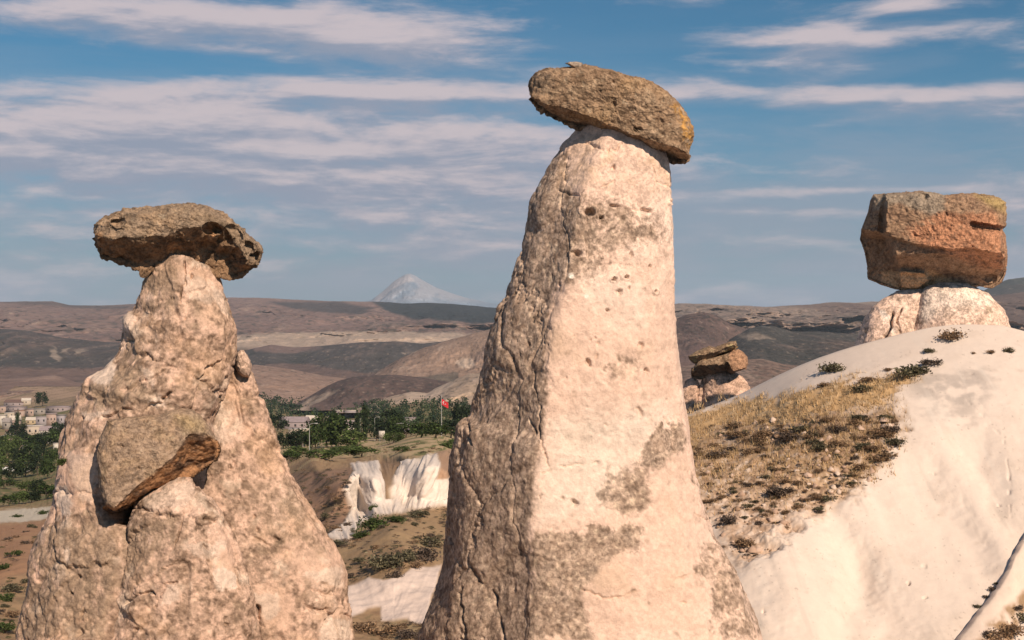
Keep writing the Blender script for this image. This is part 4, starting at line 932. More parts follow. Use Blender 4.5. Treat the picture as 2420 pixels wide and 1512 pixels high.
# ------------------------------------------------------------------ plants
rs = np.random.RandomState(11); random.seed(5)
def leaf_cloud(N, clumps, spread, size, cols, seed, flat=.0, jitter=.25):
    r = np.random.RandomState(seed)
    cl = np.array(clumps, float); k = r.randint(len(cl), size=N)
    ctr = cl[k, :3] + r.normal(size=(N, 3)) * (cl[k, 3:4] * spread)
    ctr[:, 2] = np.abs(ctr[:, 2])
    a = r.normal(size=(N, 3)); a[:, 2] *= 1 - flat; a /= np.linalg.norm(a, axis=1)[:, None]
    b = np.cross(a, r.normal(size=(N, 3))); b /= np.linalg.norm(b, axis=1)[:, None]
    sz = size * r.uniform(.6, 1.4, N)[:, None]
    V = np.stack([ctr - a * sz, ctr + b * sz * .5, ctr + a * sz, ctr - b * sz * .5], 1).reshape(-1, 3)
    F = np.arange(4 * N).reshape(-1, 4)
    cc = np.array(cols, float)
    tone = (k * 7919 % 97) / 97.
    c = cc[r.randint(len(cc), size=N)] * (1 + jitter * r.normal(size=(N, 1))) * (.75 + .5 * tone[:, None])
    return V, F, np.repeat(np.clip(c, .005, 1), 4, 0)
def tubes(lines, sides=5):
    """lines: (p0, p1, r0, r1)"""
    Vs, Fs, n = [], [], 0
    for p0, p1, r0, r1 in lines:
        p0, p1 = Vector(p0), Vector(p1); q = (p1 - p0).to_track_quat('Z', 'Y')
        for p, r in ((p0, r0), (p1, r1)):
            for i in range(sides):
                a = 2 * math.pi * i / sides; Vs.append(p + q @ Vector((math.cos(a) * r, math.sin(a) * r, 0)))
        for i in range(sides):
            j = (i + 1) % sides; Fs.append((n + i, n + j, n + sides + j, n + sides + i))
        n += 2 * sides
    return np.array([tuple(v) for v in Vs]), np.array(Fs)
def proto_mesh(name, V, F, mat, col=None, smooth=False):
    o = raw_mesh(name, V, F, mat, col, smooth); me = o.data; bpy.data.objects.remove(o); return me
def bush_proto(kind, seed):
    r = np.random.RandomState(seed)
    cl = [(r.uniform(-.7, .7), r.uniform(-.6, .6), r.uniform(.15, .6) , r.uniform(.18, .32)) for _ in range(13)]
    cols = {'green': [(.07, .10, .03), (.045, .07, .02), (.10, .12, .04)], 'olive': [(.16, .14, .08), (.10, .095, .055), (.22, .19, .12), (.075, .065, .04)],
            'dry': [(.34, .21, .12), (.22, .135, .08), (.44, .29, .17), (.13, .085, .055)], 'dark': [(.10, .075, .06), (.15, .11, .085), (.07, .055, .045), (.22, .155, .115)]}[kind]
    V, F, c = leaf_cloud(620, cl, .8, .115, cols, seed)
    V[:, 2] *= .85
    lines = []
    for x, y, z, s_ in cl: lines.append(((x * .1, y * .1, -.12), (x, y, z), .035, .012))
    tv, tf = tubes(lines, 4)
    return proto_mesh('foliage', V, F, M_LEAF, c), proto_mesh('stems', tv, tf, M_BARK)
BUSH = {k: [bush_proto(k, 900 + 10 * i + j) for j in range(3)] for i, k in enumerate(('green', 'olive', 'dry', 'dark'))}
def place(name, meshes, names, loc, scale, rz, label, cat, group):
    e = empty(name, loc); e.rotation_euler = (0, 0, rz); e.scale = scale if isinstance(scale, tuple) else (scale,) * 3
    for me, nm in zip(meshes, names):
        o = bpy.data.objects.new(nm, me); COL.objects.link(o); o.parent = e
    return tag(e, label, cat, group)
def bush(at, vx, vy, w, kind, label, group, hk=1.):
    p = at(vx, vy); s_ = w / FV * p[1] * .5
    return place('bush', BUSH[kind][random.randrange(3)], ('foliage', 'stems'), p, (s_, s_, s_ * hk), random.uniform(0, 6.28), label, 'bush', group)
HG = 'bushes on the white hillside'
for a in [(1965, 878, 62, 'olive', 'olive bush on the bare white slope left of the stump, nearest the skyline', 1.), (2245, 802, 66, 'dry', 'low brown bush just below the squat cream stump', .8), (2195, 832, 34, 'olive', 'small olive bush downhill of the low brown bush below the stump', .8),
          (2150, 886, 96, 'olive', 'widest olive bush on the upper white slope', .7), (2198, 862, 66, 'dark', 'dark flat bush at the right end of the widest olive bush', .5), (2098, 876, 22, 'dry', 'tiny brown tuft alone on the upper white slope', .8),
          (2052, 902, 42, 'dry', 'small dry bush left of the widest olive bush', .7), (2035, 925, 52, 'olive', 'olive bush at the top edge of the golden grass', .8), (1950, 912, 40, 'dry', 'low dry tuft on the left edge of the golden grass', .5),
          (2383, 832, 26, 'olive', 'rightmost spiky tuft on top of the white hillside', 1.3), (2338, 834, 24, 'dry', 'second spiky tuft from the right on top of the white hillside', .8), (2300, 836, 12, 'dry', 'tiniest spiky tuft on top of the white hillside', 1.),
          (1838, 1172, 64, 'dark', 'dark spiky bush alone on the pale rubble slope', .9), (1722, 1236, 50, 'dark', 'dark purple-brown bush against the right flank of the tall pillar', 1.), (1955, 1182, 34, 'olive', 'small bush at the lower right end of the rubble slope', .9),
          (2035, 1108, 36, 'dry', 'dry bush near the right edge of the rubble slope', .9), (1870, 1040, 60, 'dark', 'broad dark bush in the middle of the scrub below the golden grass', .8), (1700, 1080, 54, 'dark', 'dark bush beside the tall pillar in the scrub', .8), (1760, 1290, 48, 'dry', 'dry bush low down beside the tall pillar', .9), (2110, 1020, 46, 'dark', 'dark bush at the right end of the scrub band', .8)]:
    bush(H_at, *a[:5], HG, a[5])
def R_at(vx, vy):
    x_ = np.array([(2180, 1640), (2240, 1545), (2272, 1505), (2310, 1455), (2350, 1405), (2385, 1350), (2400, 1310), (2419, 1280), (2480, 1190)], float)
    vc = float(np.interp(vx, x_[:, 0], x_[:, 1])); t_ = max(0., (vy - vc) / (2100 - vc)); return P(vx, vy, float(YH(vx, vc)) - .55 - 7.5 * t_**.9)
for a in [(2385, 1500, 70, 'dry', 'brown bush in the lower right corner of the picture', .9), (2350, 1512, 60, 'dry', 'brown bush at the bottom edge beside the corner bush', .9), (2410, 1465, 56, 'olive', 'olive bush on the right edge above the corner bush', .9), (2330, 1500, 34, 'dark', 'small dark bush left of the corner bushes', .8), (2405, 1440, 34, 'dark', 'dark tuft at the right edge above the olive corner bush', .8)]:
    bush(R_at, *a[:5], 'bushes in the lower right corner', a[5])
for a in [(2345, 1395, 24, 'dark', 'dark tuft in the crease of the near white ridge', .9), (2330, 1412, 18, 'dark', 'smaller dark tuft in the crease of the near white ridge', .9), (2310, 1435, 22, 'olive', 'olive tuft in the crease of the near white ridge', .8), (2355, 1380, 16, 'olive', 'uppermost tuft in the crease of the near white ridge', .8)]:
    bush(H_at, *a[:5], 'tufts in the crease', a[5])
_n = 0
_kind = {'dark': 'dark', 'dry': 'reddish brown', 'olive': 'olive'}
while _n < 185:
    vx, vy = rs.uniform(1620, 2130), rs.uniform(985, 1340)
    if sdpoly(np.array([vx + rs.normal() * 14]), np.array([vy + rs.normal() * 12]), RUBBLE)[0] > 4: continue
    if rs.rand() < (vy - 1040) / 330.: continue
    k_ = ('dark', 'dry', 'dry', 'dry', 'olive')[rs.randint(5)]
    z_ = 'in the thick scrub just under the golden grass' if vy < 1075 else ('on the pinkish rubble near the tall pillar' if vx < 1800 else 'on the pinkish rubble near the bare white slope')
    bush(H_at, vx, vy, rs.uniform(14, 44) * (1.15 if vy < 1090 else .7), k_, 'low %s bush %s' % (_kind[k_], z_), 'scrub on the rubble slope', rs.uniform(.4, .8)); _n += 1
def low_scrub():
    r = np.random.RandomState(21); Vs, Cs, n = [], [], 0
    src = {}
    for k_ in ('dark', 'dry', 'olive'):
        me = BUSH[k_][1][0]; v = np.zeros(len(me.vertices) * 3, np.float32); me.vertices.foreach_get('co', v); c = np.zeros(len(me.vertices) * 4, np.float32); me.color_attributes['Col'].data.foreach_get('color', c)
        src[k_] = (v.reshape(-1, 3), c.reshape(-1, 4)[:, :3])
    while n < 170:
        vx, vy = r.uniform(1620, 2130), r.uniform(985, 1340)
        if sdpoly(np.array([vx + r.normal() * 14]), np.array([vy + r.normal() * 12]), RUBBLE)[0] > 6 or r.rand() < (vy - 1060) / 300.: continue
        p = np.array(H_at(vx, vy)); v, c = src[('dark', 'dry', 'dry', 'olive')[r.randint(4)]]; q = r.uniform(8, 22) / FV * p[1] * .5; a = r.uniform(0, 6.28)
        R2 = np.array([(math.cos(a), -math.sin(a), 0), (math.sin(a), math.cos(a), 0), (0, 0, r.uniform(.5, .8))])
        Vs.append(v[:1200] @ R2.T * q + p); Cs.append(c[:1200]); n += 1
    V = np.concatenate(Vs); tag(raw_mesh('low_scrub', V, np.arange(len(V)).reshape(-1, 4), M_LEAF, np.concatenate(Cs), False), 'fine dry scrub scattered over the rubble below the golden grass', None, None, 'stuff')
low_scrub()
GG = 'bushes in the gap between the pillars'
for a in [(880, 1252, 74, 'green', 'large dark green bush below the white cliff', 1.1), (880, 1205, 24, 'green', 'small round bush sticking up in front of the white cliff', 1.5), (852, 1268, 44, 'green', 'green bush at the left foot of the large green bush', .8), (940, 1232, 60, 'green', 'long green bush right of the large green bush', .6), (985, 1218, 60, 'olive', 'low olive bush at the foot of the white cliff', .6),
          (905, 1338, 96, 'olive', 'biggest grey-green bush above the lower white face', .9), (955, 1322, 64, 'olive', 'grey bush right of the biggest grey-green bush', .9), (1005, 1320, 80, 'dark', 'dark bush against the left side of the tall pillar', .9), (1020, 1290, 70, 'olive', 'olive bush up against the tall pillar', .8), (850, 1326, 34, 'olive', 'small grey bush left of the biggest grey-green bush', .8), (828, 1362, 24, 'dark', 'tiny dark bush by the right flank of the left pillar', .8),
          (930, 1362, 40, 'dark', 'small dark bush hanging over the lower white face', .8), (985, 1340, 34, 'dry', 'dry tuft over the lower white face', .9), (770, 1222, 30, 'olive', 'olive tuft on the brown slope beside the left pillar', .9), (800, 1285, 60, 'olive', 'flat olive bush at the end of the white strip', .4),
          (860, 1490, 70, 'dry', 'dry brown bush at the bottom left of the gap', .7), (915, 1500, 76, 'dry', 'dry brown bush at the bottom of the gap', .7), (965, 1505, 60, 'dark', 'dark dry bush at the bottom right of the gap', .7)]:
    bush(G_at, *a[:5], GG, a[5])
for i in range(44):
    vx, vy = rs.uniform(690, 1050), rs.uniform(1115, 1512)
    if 830 < vx and vy < 1235: continue
    if vy > 1355 and vy < 1462: continue
    bush(G_at, vx, vy, rs.uniform(12, 30), ('dry', 'dry', 'olive', 'dark')[rs.randint(4)], 'small dry tuft on the brown slopes between the two big pillars', 'tufts between the pillars', rs.uniform(.5, .9))
def valley_scrub():
    r = np.random.RandomState(33); Vs, Cs, n = [], [], 0
    src = {}
    for k_ in ('dark', 'dry', 'olive', 'green'):
        me = BUSH[k_][2][0]; v = np.zeros(len(me.vertices) * 3, np.float32); me.vertices.foreach_get('co', v); c = np.zeros(len(me.vertices) * 4, np.float32); me.color_attributes['Col'].data.foreach_get('color', c)
        src[k_] = (v.reshape(-1, 3)[:800], c.reshape(-1, 4)[:800, :3])
    def put(vx, vy, w, k_):
        p = np.array(G_at(vx, vy)); v, c = src[k_]; q = w / FV * p[1] * .5; a = r.uniform(0, 6.28)
        R2 = np.array([(math.cos(a), -math.sin(a), 0), (math.sin(a), math.cos(a), 0), (0, 0, r.uniform(.4, .7))])
        Vs.append(v @ R2.T * q + p); Cs.append(c)
    for _ in range(110): put(r.uniform(700, 830), r.uniform(1110, 1270), r.uniform(8, 22), ('dry', 'dry', 'dark', 'olive')[r.randint(4)])
    for _ in range(120):
        x_ = r.uniform(800, 1060); put(x_, r.uniform(1225, 1350) - .25 * (x_ - 930), r.uniform(10, 32), ('olive', 'dry', 'dark', 'olive')[r.randint(4)])
    for _ in range(70): put(r.uniform(830, 1000), r.uniform(1472, 1530), r.uniform(12, 30), ('dry', 'dry', 'dark')[r.randint(3)])
    for _ in range(70): put(r.uniform(-10, 110), r.uniform(1240, 1520), r.uniform(8, 22), ('dry', 'olive', 'dark', 'green')[r.randint(4)])
    for _ in range(60): put(r.uniform(690, 1070), r.uniform(1048, 1074), r.uniform(10, 26), ('olive', 'green', 'dry')[r.randint(3)])
    V = np.concatenate(Vs); tag(raw_mesh('valley_scrub', V, np.arange(len(V)).reshape(-1, 4), M_LEAF, np.concatenate(Cs), False), 'mixed dry and green scrub over the valley slopes behind the pillars', None, None, 'stuff')
valley_scrub()
LG = 'bushes at the lower left edge'
for a in [(42, 1310, 30, 'green', 'round dark bush left of the left pillar', .9), (22, 1312, 22, 'green', 'smaller round bush beside the round dark bush', .9), (4, 1345, 40, 'green', 'green bush cut by the left picture edge', .9), (28, 1395, 52, 'olive', 'olive bush low on the left edge', .8), (8, 1420, 50, 'green', 'green bush below the olive bush on the left edge', .9), (10, 1490, 60, 'green', 'lowest green bush on the left edge', .9), (30, 1455, 40, 'dry', 'dry bush between green bushes on the left edge', .7), (60, 1285, 26, 'dark', 'dark bush below the pale track', .7), (20, 1275, 24, 'dark', 'dark low bush near the left edge below the pale track', .7), (100, 1213, 36, 'green', 'flat green bush on the pale track', .5), (40, 1222, 30, 'green', 'flat green bush at the edge of the pale track', .5)]:
    bush(G_at, *a[:5], LG, a[5])
for i in range(18):
    bush(G_at, rs.uniform(0, 100), rs.uniform(1240, 1500), rs.uniform(10, 26), ('dry', 'dark', 'olive')[rs.randint(3)], 'small dry tuft on the orange slope at the left edge', 'tufts on the orange slope', rs.uniform(.5, .9))
# plant growing out of the left pillar
_p = P(149, 1098, 27.3); place('bush', BUSH['green'][0], ('foliage', 'stems'), (_p[0] - .02, _p[1], _p[2]), (.10, .10, .2), 0, 'small green plant growing from the left edge of the left pillar', 'bush', None)

def grass():
    r = np.random.RandomState(3); N = 105000
    vx = r.uniform(1590, 2200, N); vy = r.uniform(880, 1270, N)
    Y = YH(vx, vy); B = np.stack(P(vx, vy, Y), -1)
    g, rb, n1, n2 = hill_masks(vx, vy, B)
    keep = r.rand(N) < .55 * g * sm(-.2, .25, n2 + .1) + .30 * rb * sm(1260, 1080, vy) * sm(-.35, .15, n1)
    B, n2, n1 = B[keep], n2[keep], n1[keep]; n = len(B)
    h = r.uniform(.06, .26, n) * (1 + .6 * n1); lean = r.normal(size=(n, 3)) * .35; lean[:, 2] = 1; lean /= np.linalg.norm(lean, axis=1)[:, None]
    a = r.uniform(0, math.pi, n); sd = np.stack([np.cos(a), np.sin(a), 0 * a], -1) * r.uniform(.008, .022, n)[:, None]
    B[:, 2] -= .04
    V = np.stack([B - sd, B + sd, B + lean * h[:, None]], 1).reshape(-1, 3); F = np.arange(3 * n).reshape(-1, 3)
    cc = np.array([(.70, .48, .25), (.62, .41, .20), (.74, .55, .34), (.48, .33, .17), (.42, .27, .14)])[r.randint(5, size=n)] * r.uniform(.8, 1.2, n)[:, None]
    tag(raw_mesh('dry_grass', V, F, M_LEAF, np.repeat(cc, 3, 0), False), 'golden dry grass across the white hillside', None, None, 'stuff')
grass()
def rubble():
    r = np.random.RandomState(4); N = 700
    vx = r.uniform(1610, 2130, N); vy = r.uniform(980, 1340, N)
    ok = sdpoly(vx, vy, RUBBLE) < 0; vx, vy = vx[ok], vy[ok]; n = len(vx)
    B = np.stack(P(vx, vy, YH(vx, vy)), -1)
    ico = np.array([(0, 0, 1), (.9, 0, .3), (.28, .85, .3), (-.72, .5, .3), (-.72, -.5, .3), (.28, -.85, .3), (.7, .5, -.5), (-.3, .8, -.5), (-.9, 0, -.5), (-.3, -.8, -.5), (.7, -.5, -.5)])
    f = [(0, 1, 2), (0, 2, 3), (0, 3, 4), (0, 4, 5), (0, 5, 1), (1, 6, 2), (2, 6, 7), (2, 7, 3), (3, 7, 8), (3, 8, 4), (4, 8, 9), (4, 9, 5), (5, 9, 10), (5, 10, 1), (1, 10, 6)]
    s_ = .03 + .13 * r.rand(n)**4
    V = (ico[None] * (1 + .35 * r.normal(size=(n, 11, 3)))) * s_[:, None, None] * np.array((1, 1, .7)) + B[:, None]
    F = (np.array(f)[None] + 11 * np.arange(n)[:, None, None]).reshape(-1, 3)
    cc = np.array([(.58, .41, .31), (.48, .32, .23), (.66, .50, .39), (.36, .23, .15)])[r.randint(4, size=n)]
    tag(raw_mesh('rubble', V.reshape(-1, 3), F, M_WHITE, np.repeat(cc, 11, 0), False), 'pinkish stone rubble on the slope below the golden grass', None, None, 'stuff')
rubble()

# ------------------------------------------------------------------ trees
def tree_proto(kind, seed):
    r = np.random.RandomState(seed)
    if kind == 'poplar':
        cl = [(r.uniform(-.12, .12), r.uniform(-.12, .12), z, .13) for z in np.linspace(.2, .98, 16)]; cols = [(.035, .055, .022), (.025, .04, .018), (.05, .07, .025)]
    else:
        cl = []
        for _ in range(22):
            z = r.uniform(.28, .92); w = .52 * math.sin(math.pi * min(1, max(.12, (z - .12) / .9)))**.7
            a = r.uniform(0, 6.28); q = r.uniform(.3, 1)**.5; cl.append((math.cos(a) * w * q, math.sin(a) * w * q, z, r.uniform(.09, .15)))
        cols = {'round': [(.05, .075, .022), (.035, .055, .018), (.07, .10, .028)], 'light': [(.09, .13, .035), (.07, .10, .03), (.12, .15, .05)], 'dark': [(.028, .045, .02), (.04, .055, .022), (.02, .032, .016)]}[kind]
    V, F, c = leaf_cloud(1100, cl, .80, .062, cols, seed, jitter=.3)
    lines = [((0, 0, -.06), (.01, .01, .2), .032, .025), ((.01, .01, .2), (-.01, 0, .5), .025, .014)]
    for x, y, z, s_ in cl[::4]: lines.append(((0, 0, min(.45, z * .5)), (x * .8, y * .8, z), .014, .005))
    tv, tf = tubes(lines, 6)
    return proto_mesh('crown', V, F, M_LEAF, c), proto_mesh('trunk', tv, tf, M_BARK)
TREE = {k: [tree_proto(k, 950 + 10 * i + j) for j in range(3)] for i, k in enumerate(('round', 'light', 'dark', 'poplar'))}
def tree(vx, vy, h, w, kind, label, group):
    p = G_at(vx, vy); k = p[1] / FV; H = h * k * 1.12; Wd = w * k * 1.25
    return place('tree', TREE[kind][random.randrange(3)], ('crown', 'trunk'), p, (Wd, Wd, H), random.uniform(0, 6.28), label, 'tree', group)
TG = 'trees in the valley between the pillars'
for a in [(772, 1058, 72, 66, 'round', 'tallest broad green tree in the gap between the pillars'), (800, 1056, 66, 56, 'dark', 'dark tree right behind the tallest broad tree'), (745, 1062, 46, 40, 'round', 'green tree on the left side of the tallest broad tree'), (712, 1056, 36, 46, 'dark', 'low dark tree left of the tallest broad tree'), (670, 1060, 34, 30, 'dark', 'dark tree next to the right edge of the left pillar'), (655, 1020, 34, 36, 'dark', 'dark tree in front of the low houses by the left pillar'),
          (862, 1040, 66, 26, 'poplar', 'narrow dark poplar in the middle of the gap'), (845, 1042, 54, 20, 'poplar', 'shorter poplar just left of the narrow dark poplar'), (915, 1030, 52, 62, 'dark', 'wide dark tree right of the poplars'), (890, 1040, 40, 44, 'dark', 'small dark tree beside the white board'), (935, 1028, 40, 30, 'round', 'green tree behind the lamp post right of the white board'),
          (830, 1058, 36, 50, 'light', 'pale green tree in front of the narrow poplar'), (960, 1034, 30, 46, 'round', 'bushy tree in the hedge right of the white board'), (995, 1034, 30, 50, 'round', 'bushy tree in the hedge left of the flagpole'), (1030, 1034, 32, 50, 'round', 'bushy tree in the hedge at the foot of the flagpole'), (1065, 1034, 34, 50, 'dark', 'bushy tree in the hedge right of the flagpole'), (1090, 1020, 60, 34, 'dark', 'tall dark tree touching the tall pillar'), (930, 1046, 22, 40, 'light', 'low pale tree below the white board'), (700, 1078, 20, 44, 'light', 'low pale shrub tree by the left pillar'), (765, 1085, 22, 60, 'light', 'pale shrub tree at the edge of the ochre field'), (855, 1080, 20, 66, 'light', 'low green shrub tree on the ochre field'), (815, 1072, 18, 44, 'light', 'small green shrub tree on the left part of the ochre field'), (950, 1068, 12, 30, 'light', 'small shrub tree on the right part of the ochre field'), (1065, 1062, 20, 40, 'light', 'green shrub tree at the right end of the ochre field'), (685, 1093, 20, 40, 'round', 'rounded shrub tree right beside the left pillar')]:
    tree(*a, TG)
TL = 'trees below the town on the left'
lt = [(8, 1062), (30, 1068), (55, 1058), (80, 1062), (105, 1056), (130, 1056), (20, 1092), (48, 1096), (72, 1092), (98, 1098), (122, 1098), (5, 1120), (60, 1126), (88, 1122), (112, 1130), (30, 1136), (10, 1155), (62, 1160), (92, 1165), (108, 1180), (75, 1186), (20, 1195), (45, 1190), (-12, 1080), (-15, 1140), (136, 1038), (42, 1040)]
_ord = ('leftmost', 'second', 'third', 'fourth', 'fifth', 'sixth', 'seventh', 'eighth')
_rows = [(1030, 1050, 'against the town'), (1050, 1075, 'in the row nearest the town'), (1075, 1110, 'in the second row below the town'), (1110, 1145, 'beside the white cars'), (1145, 1175, 'below the white cars'), (1175, 1210, 'just above the pale track')]
for y0, y1, where in _rows:
    for i, (x, y) in enumerate(sorted(q for q in lt if y0 <= q[1] < y1)):
        tree(x, y, rs.uniform(28, 44) if y < 1140 else rs.uniform(18, 30), rs.uniform(28, 42), ('round', 'light', 'dark', 'round', 'dark')[(i + y0) % 5] if y > 1050 else 'dark', '%s green garden tree from the left %s' % (_ord[i], where) if i else 'leftmost green garden tree %s' % where, TL)
tree(100, 958, 26, 24, 'dark', 'dark round tree standing above the hillside town', None)
tree(41, 1012, 30, 14, 'poplar', 'narrow dark tree between the town houses', None)
def far_wood():
    r = np.random.RandomState(8); cl = []
    def area(n, x0, x1, y0, y1):
        for _ in range(n):
            vx, vy = r.uniform(x0, x1), r.uniform(y0, y1); p = G_at(vx, vy); k = p[1] / FV; h = r.uniform(11, 22) * k
            for j in range(3): cl.append((p[0] + r.normal() * h * .2, p[1] + r.normal() * h * .2, p[2] + h * (.25 + .28 * j), h * .3))
    area(150, 600, 760, 938, 990); area(170, 860, 1110, 958, 1012); area(90, 740, 900, 962, 985); area(60, 1080, 1130, 950, 1010)
    N = 16000; c4 = np.array(cl); k = r.randint(len(c4), size=N)
    ctr = c4[k, :3] + r.normal(size=(N, 3)) * c4[k, 3:4] * .6; sz = (c4[k, 3:4]) * .5
    a = r.normal(size=(N, 3)); a /= np.linalg.norm(a, axis=1)[:, None]; b = np.cross(a, r.normal(size=(N, 3))); b /= np.linalg.norm(b, axis=1)[:, None]
    V = np.stack([ctr - a * sz, ctr + b * sz * .6, ctr + a * sz, ctr - b * sz * .6], 1).reshape(-1, 3)
    c = np.array([(.045, .07, .035), (.03, .05, .03), (.07, .095, .045)])[(k // 3) % 3] * r.uniform(.7, 1.3, N)[:, None]
    tag(raw_mesh('far_wood', V, np.arange(4 * N).reshape(-1, 4), M_LEAF, np.repeat(c, 4, 0), False), 'dark belt of far-off trees across the valley', None, None, 'stuff')
far_wood()

# ------------------------------------------------------------------ houses, poles, flag
def box(x0, x1, y0, y1, z0, z1):
    V = np.array([(x, y, z) for z in (z0, z1) for y in (y0, y1) for x in (x0, x1)], float)
    F = np.array([(0, 2, 3, 1), (4, 5, 7, 6), (0, 1, 5, 4), (2, 6, 7, 3), (0, 4, 6, 2), (1, 3, 7, 5)]); return V, F
def join(parts):
    Vs, Fs, n = [], [], 0
    for V, F in parts: Vs.append(V); Fs.append(F + n); n += len(V)
    return np.concatenate(Vs), np.concatenate(Fs)
WALLS = {k: plain_mat('wall_' + k, c, .9, .12, .6) for k, c in {'cream': (.46, .38, .30), 'pink': (.40, .29, .24), 'mauve': (.30, .24, .235), 'grey': (.29, .255, .225), 'white': (.58, .52, .45), 'ochre': (.42, .32, .20), 'lilac': (.34, .295, .30)}.items()}
ROOFS = {k: plain_mat('roof_' + k, c, .9, .2, .8) for k, c in {'brown': (.17, .10, .08), 'grey': (.30, .26, .24), 'pale': (.58, .50, .42), 'tile': (.33, .18, .12), 'mauve': (.33, .26, .26)}.items()}
M_WIN = plain_mat('window_glass', (.03, .03, .035), .25, .1)
def house(vx0, vx1, vy0, vy1, wall, roof, label, group, gable=False, win=3, rz=0.):
    vx = (vx0 + vx1) / 2; p = G_at(vx, vy1); k = p[1] / FV
    w = (vx1 - vx0) * k; h = (vy1 - vy0) * k; d = min(w * .8, 9.)
    e = empty('house', p); e.rotation_euler = (0, 0, rz)
    hh = h * (.62 if gable else .93)
    raw_mesh('wall', *box(-w / 2, w / 2, 0, d, -1.5, hh), WALLS[wall], None, False, e)
    o = h * .05
    if gable:
        V = np.array([(-w / 2 - o, -o, hh), (w / 2 + o, -o, hh), (w / 2 + o, d + o, hh), (-w / 2 - o, d + o, hh), (-w / 2 - o, d / 2, h), (w / 2 + o, d / 2, h)])
        V = V + np.array((0, 0, .01)); V2 = np.concatenate([V, V[:4] - np.array((0, 0, .12))])
        F = [(0, 1, 5, 4), (2, 3, 4, 5), (1, 2, 5, 5), (3, 0, 4, 4), (6, 7, 1, 0), (7, 8, 2, 1), (8, 9, 3, 2), (9, 6, 0, 3)]
        me = bpy.data.meshes.new('roof'); me.from_pydata([tuple(v) for v in V2], [], [tuple(dict.fromkeys(f)) for f in F]); me.materials.append(ROOFS[roof])
        ro = bpy.data.objects.new('roof', me); COL.objects.link(ro); ro.parent = e
    else:
        raw_mesh('roof', *join([box(-w / 2 - o, w / 2 + o, -o, d + o, hh + .004, hh + .25), box(-w / 2 - o, w / 2 + o, -o, -o + .15, hh + .254, h + .1)]), ROOFS[roof], None, False, e)
    for i in range(win):
        x = -w / 2 + w * (i + .5) / win; ww, wh = min(.4, w / win * .14), min(.55, hh * .16)
        f = raw_mesh('window', *box(x - ww, x + ww, -.06, .02, hh * .55 - wh, hh * .55 + wh), M_WIN, None, False, e)
    return tag(e, label, 'house', group)
HL = 'houses of the hillside town'
def t1(x, y): return x * .125, 907.1 + y * .125
for x0, x1, y0, y1, wall, roof, g, n, lab in [
    (390, 740, 790, 985, 'cream', 'pale', False, 3, 'long cream house at the bottom of the town, left half of the row'), (745, 1100, 800, 1000, 'white', 'mauve', True, 5, 'whitish house with a row of small windows beside the left pillar'), (490, 665, 630, 765, 'ochre', 'pale', True, 2, 'small ochre gabled house in the middle of the town'),
    (680, 875, 610, 775, 'lilac', 'grey', False, 2, 'lilac grey house with one dark window in the town'), (880, 1055, 555, 775, 'pink', 'mauve', False, 3, 'pink block in the upper right of the town'), (1060, 1200, 580, 765, 'lilac', 'grey', False, 2, 'lilac house at the right end of the town'), (180, 370, 600, 810, 'pink', 'pale', True, 2, 'pale pink gabled house on the left of the town'),
    (40, 180, 640, 840, 'grey', 'grey', True, 1, 'grey gabled house at the left of the town'), (80, 265, 545, 630, 'cream', 'pale', False, 2, 'low cream house with a pale roof in the left of the town'), (470, 640, 470, 605, 'pink', 'mauve', False, 2, 'pinkish house high in the middle of the town'), (60, 440, 300, 425, 'mauve', 'brown', True, 3, 'long low house under a dark brown roof at the top of the town'),
    (410, 575, 268, 385, 'cream', 'pale', True, 1, 'pale house beside the dark brown roof at the top of the town'), (850, 1250, 430, 530, 'mauve', 'mauve', False, 4, 'long mauve house along the top right of the town'), (265, 430, 500, 610, 'pink', 'tile', False, 2, 'pink flat house in the centre left of the town'), (-60, 80, 580, 770, 'white', 'pale', False, 2, 'white house cut by the left picture edge'), (95, 275, 870, 965, 'grey', 'brown', True, 1, 'small shed with a dark roof at the foot of the town'),
    (640, 840, 470, 570, 'grey', 'grey', False, 2, 'grey house in the upper middle of the town'), (-80, 90, 420, 540, 'pink', 'mauve', False, 2, 'pink house at the upper left edge of the town'), (100, 400, 440, 510, 'mauve', 'mauve', False, 3, 'mauve row house below the dark brown roof'), (0, 250, 985, 1040, 'cream', 'pale', False, 2, 'low pale wall-like house above the garden trees'), (1090, 1260, 770, 870, 'mauve', 'mauve', False, 1, 'mauve house tucked behind the left pillar'),
    (540, 725, 1220, 1310, 'cream', 'pale', False, 1, 'pale garden shed among the trees on the left'), (870, 985, 1035, 1105, 'white', 'pale', False, 0, 'small white hut among the garden trees'), (1000, 1090, 1125, 1215, 'white', 'pale', False, 0, 'tiny white hut beside the left pillar among the trees')]:
    a, b = t1(x0, y0); c, d = t1(x1, y1); house(a, c, b, d, wall, roof, lab, HL, g, n, random.uniform(-.25, .25))
def t2(x, y): return 619.9 + .1968 * x, 907.1 + .1968 * y
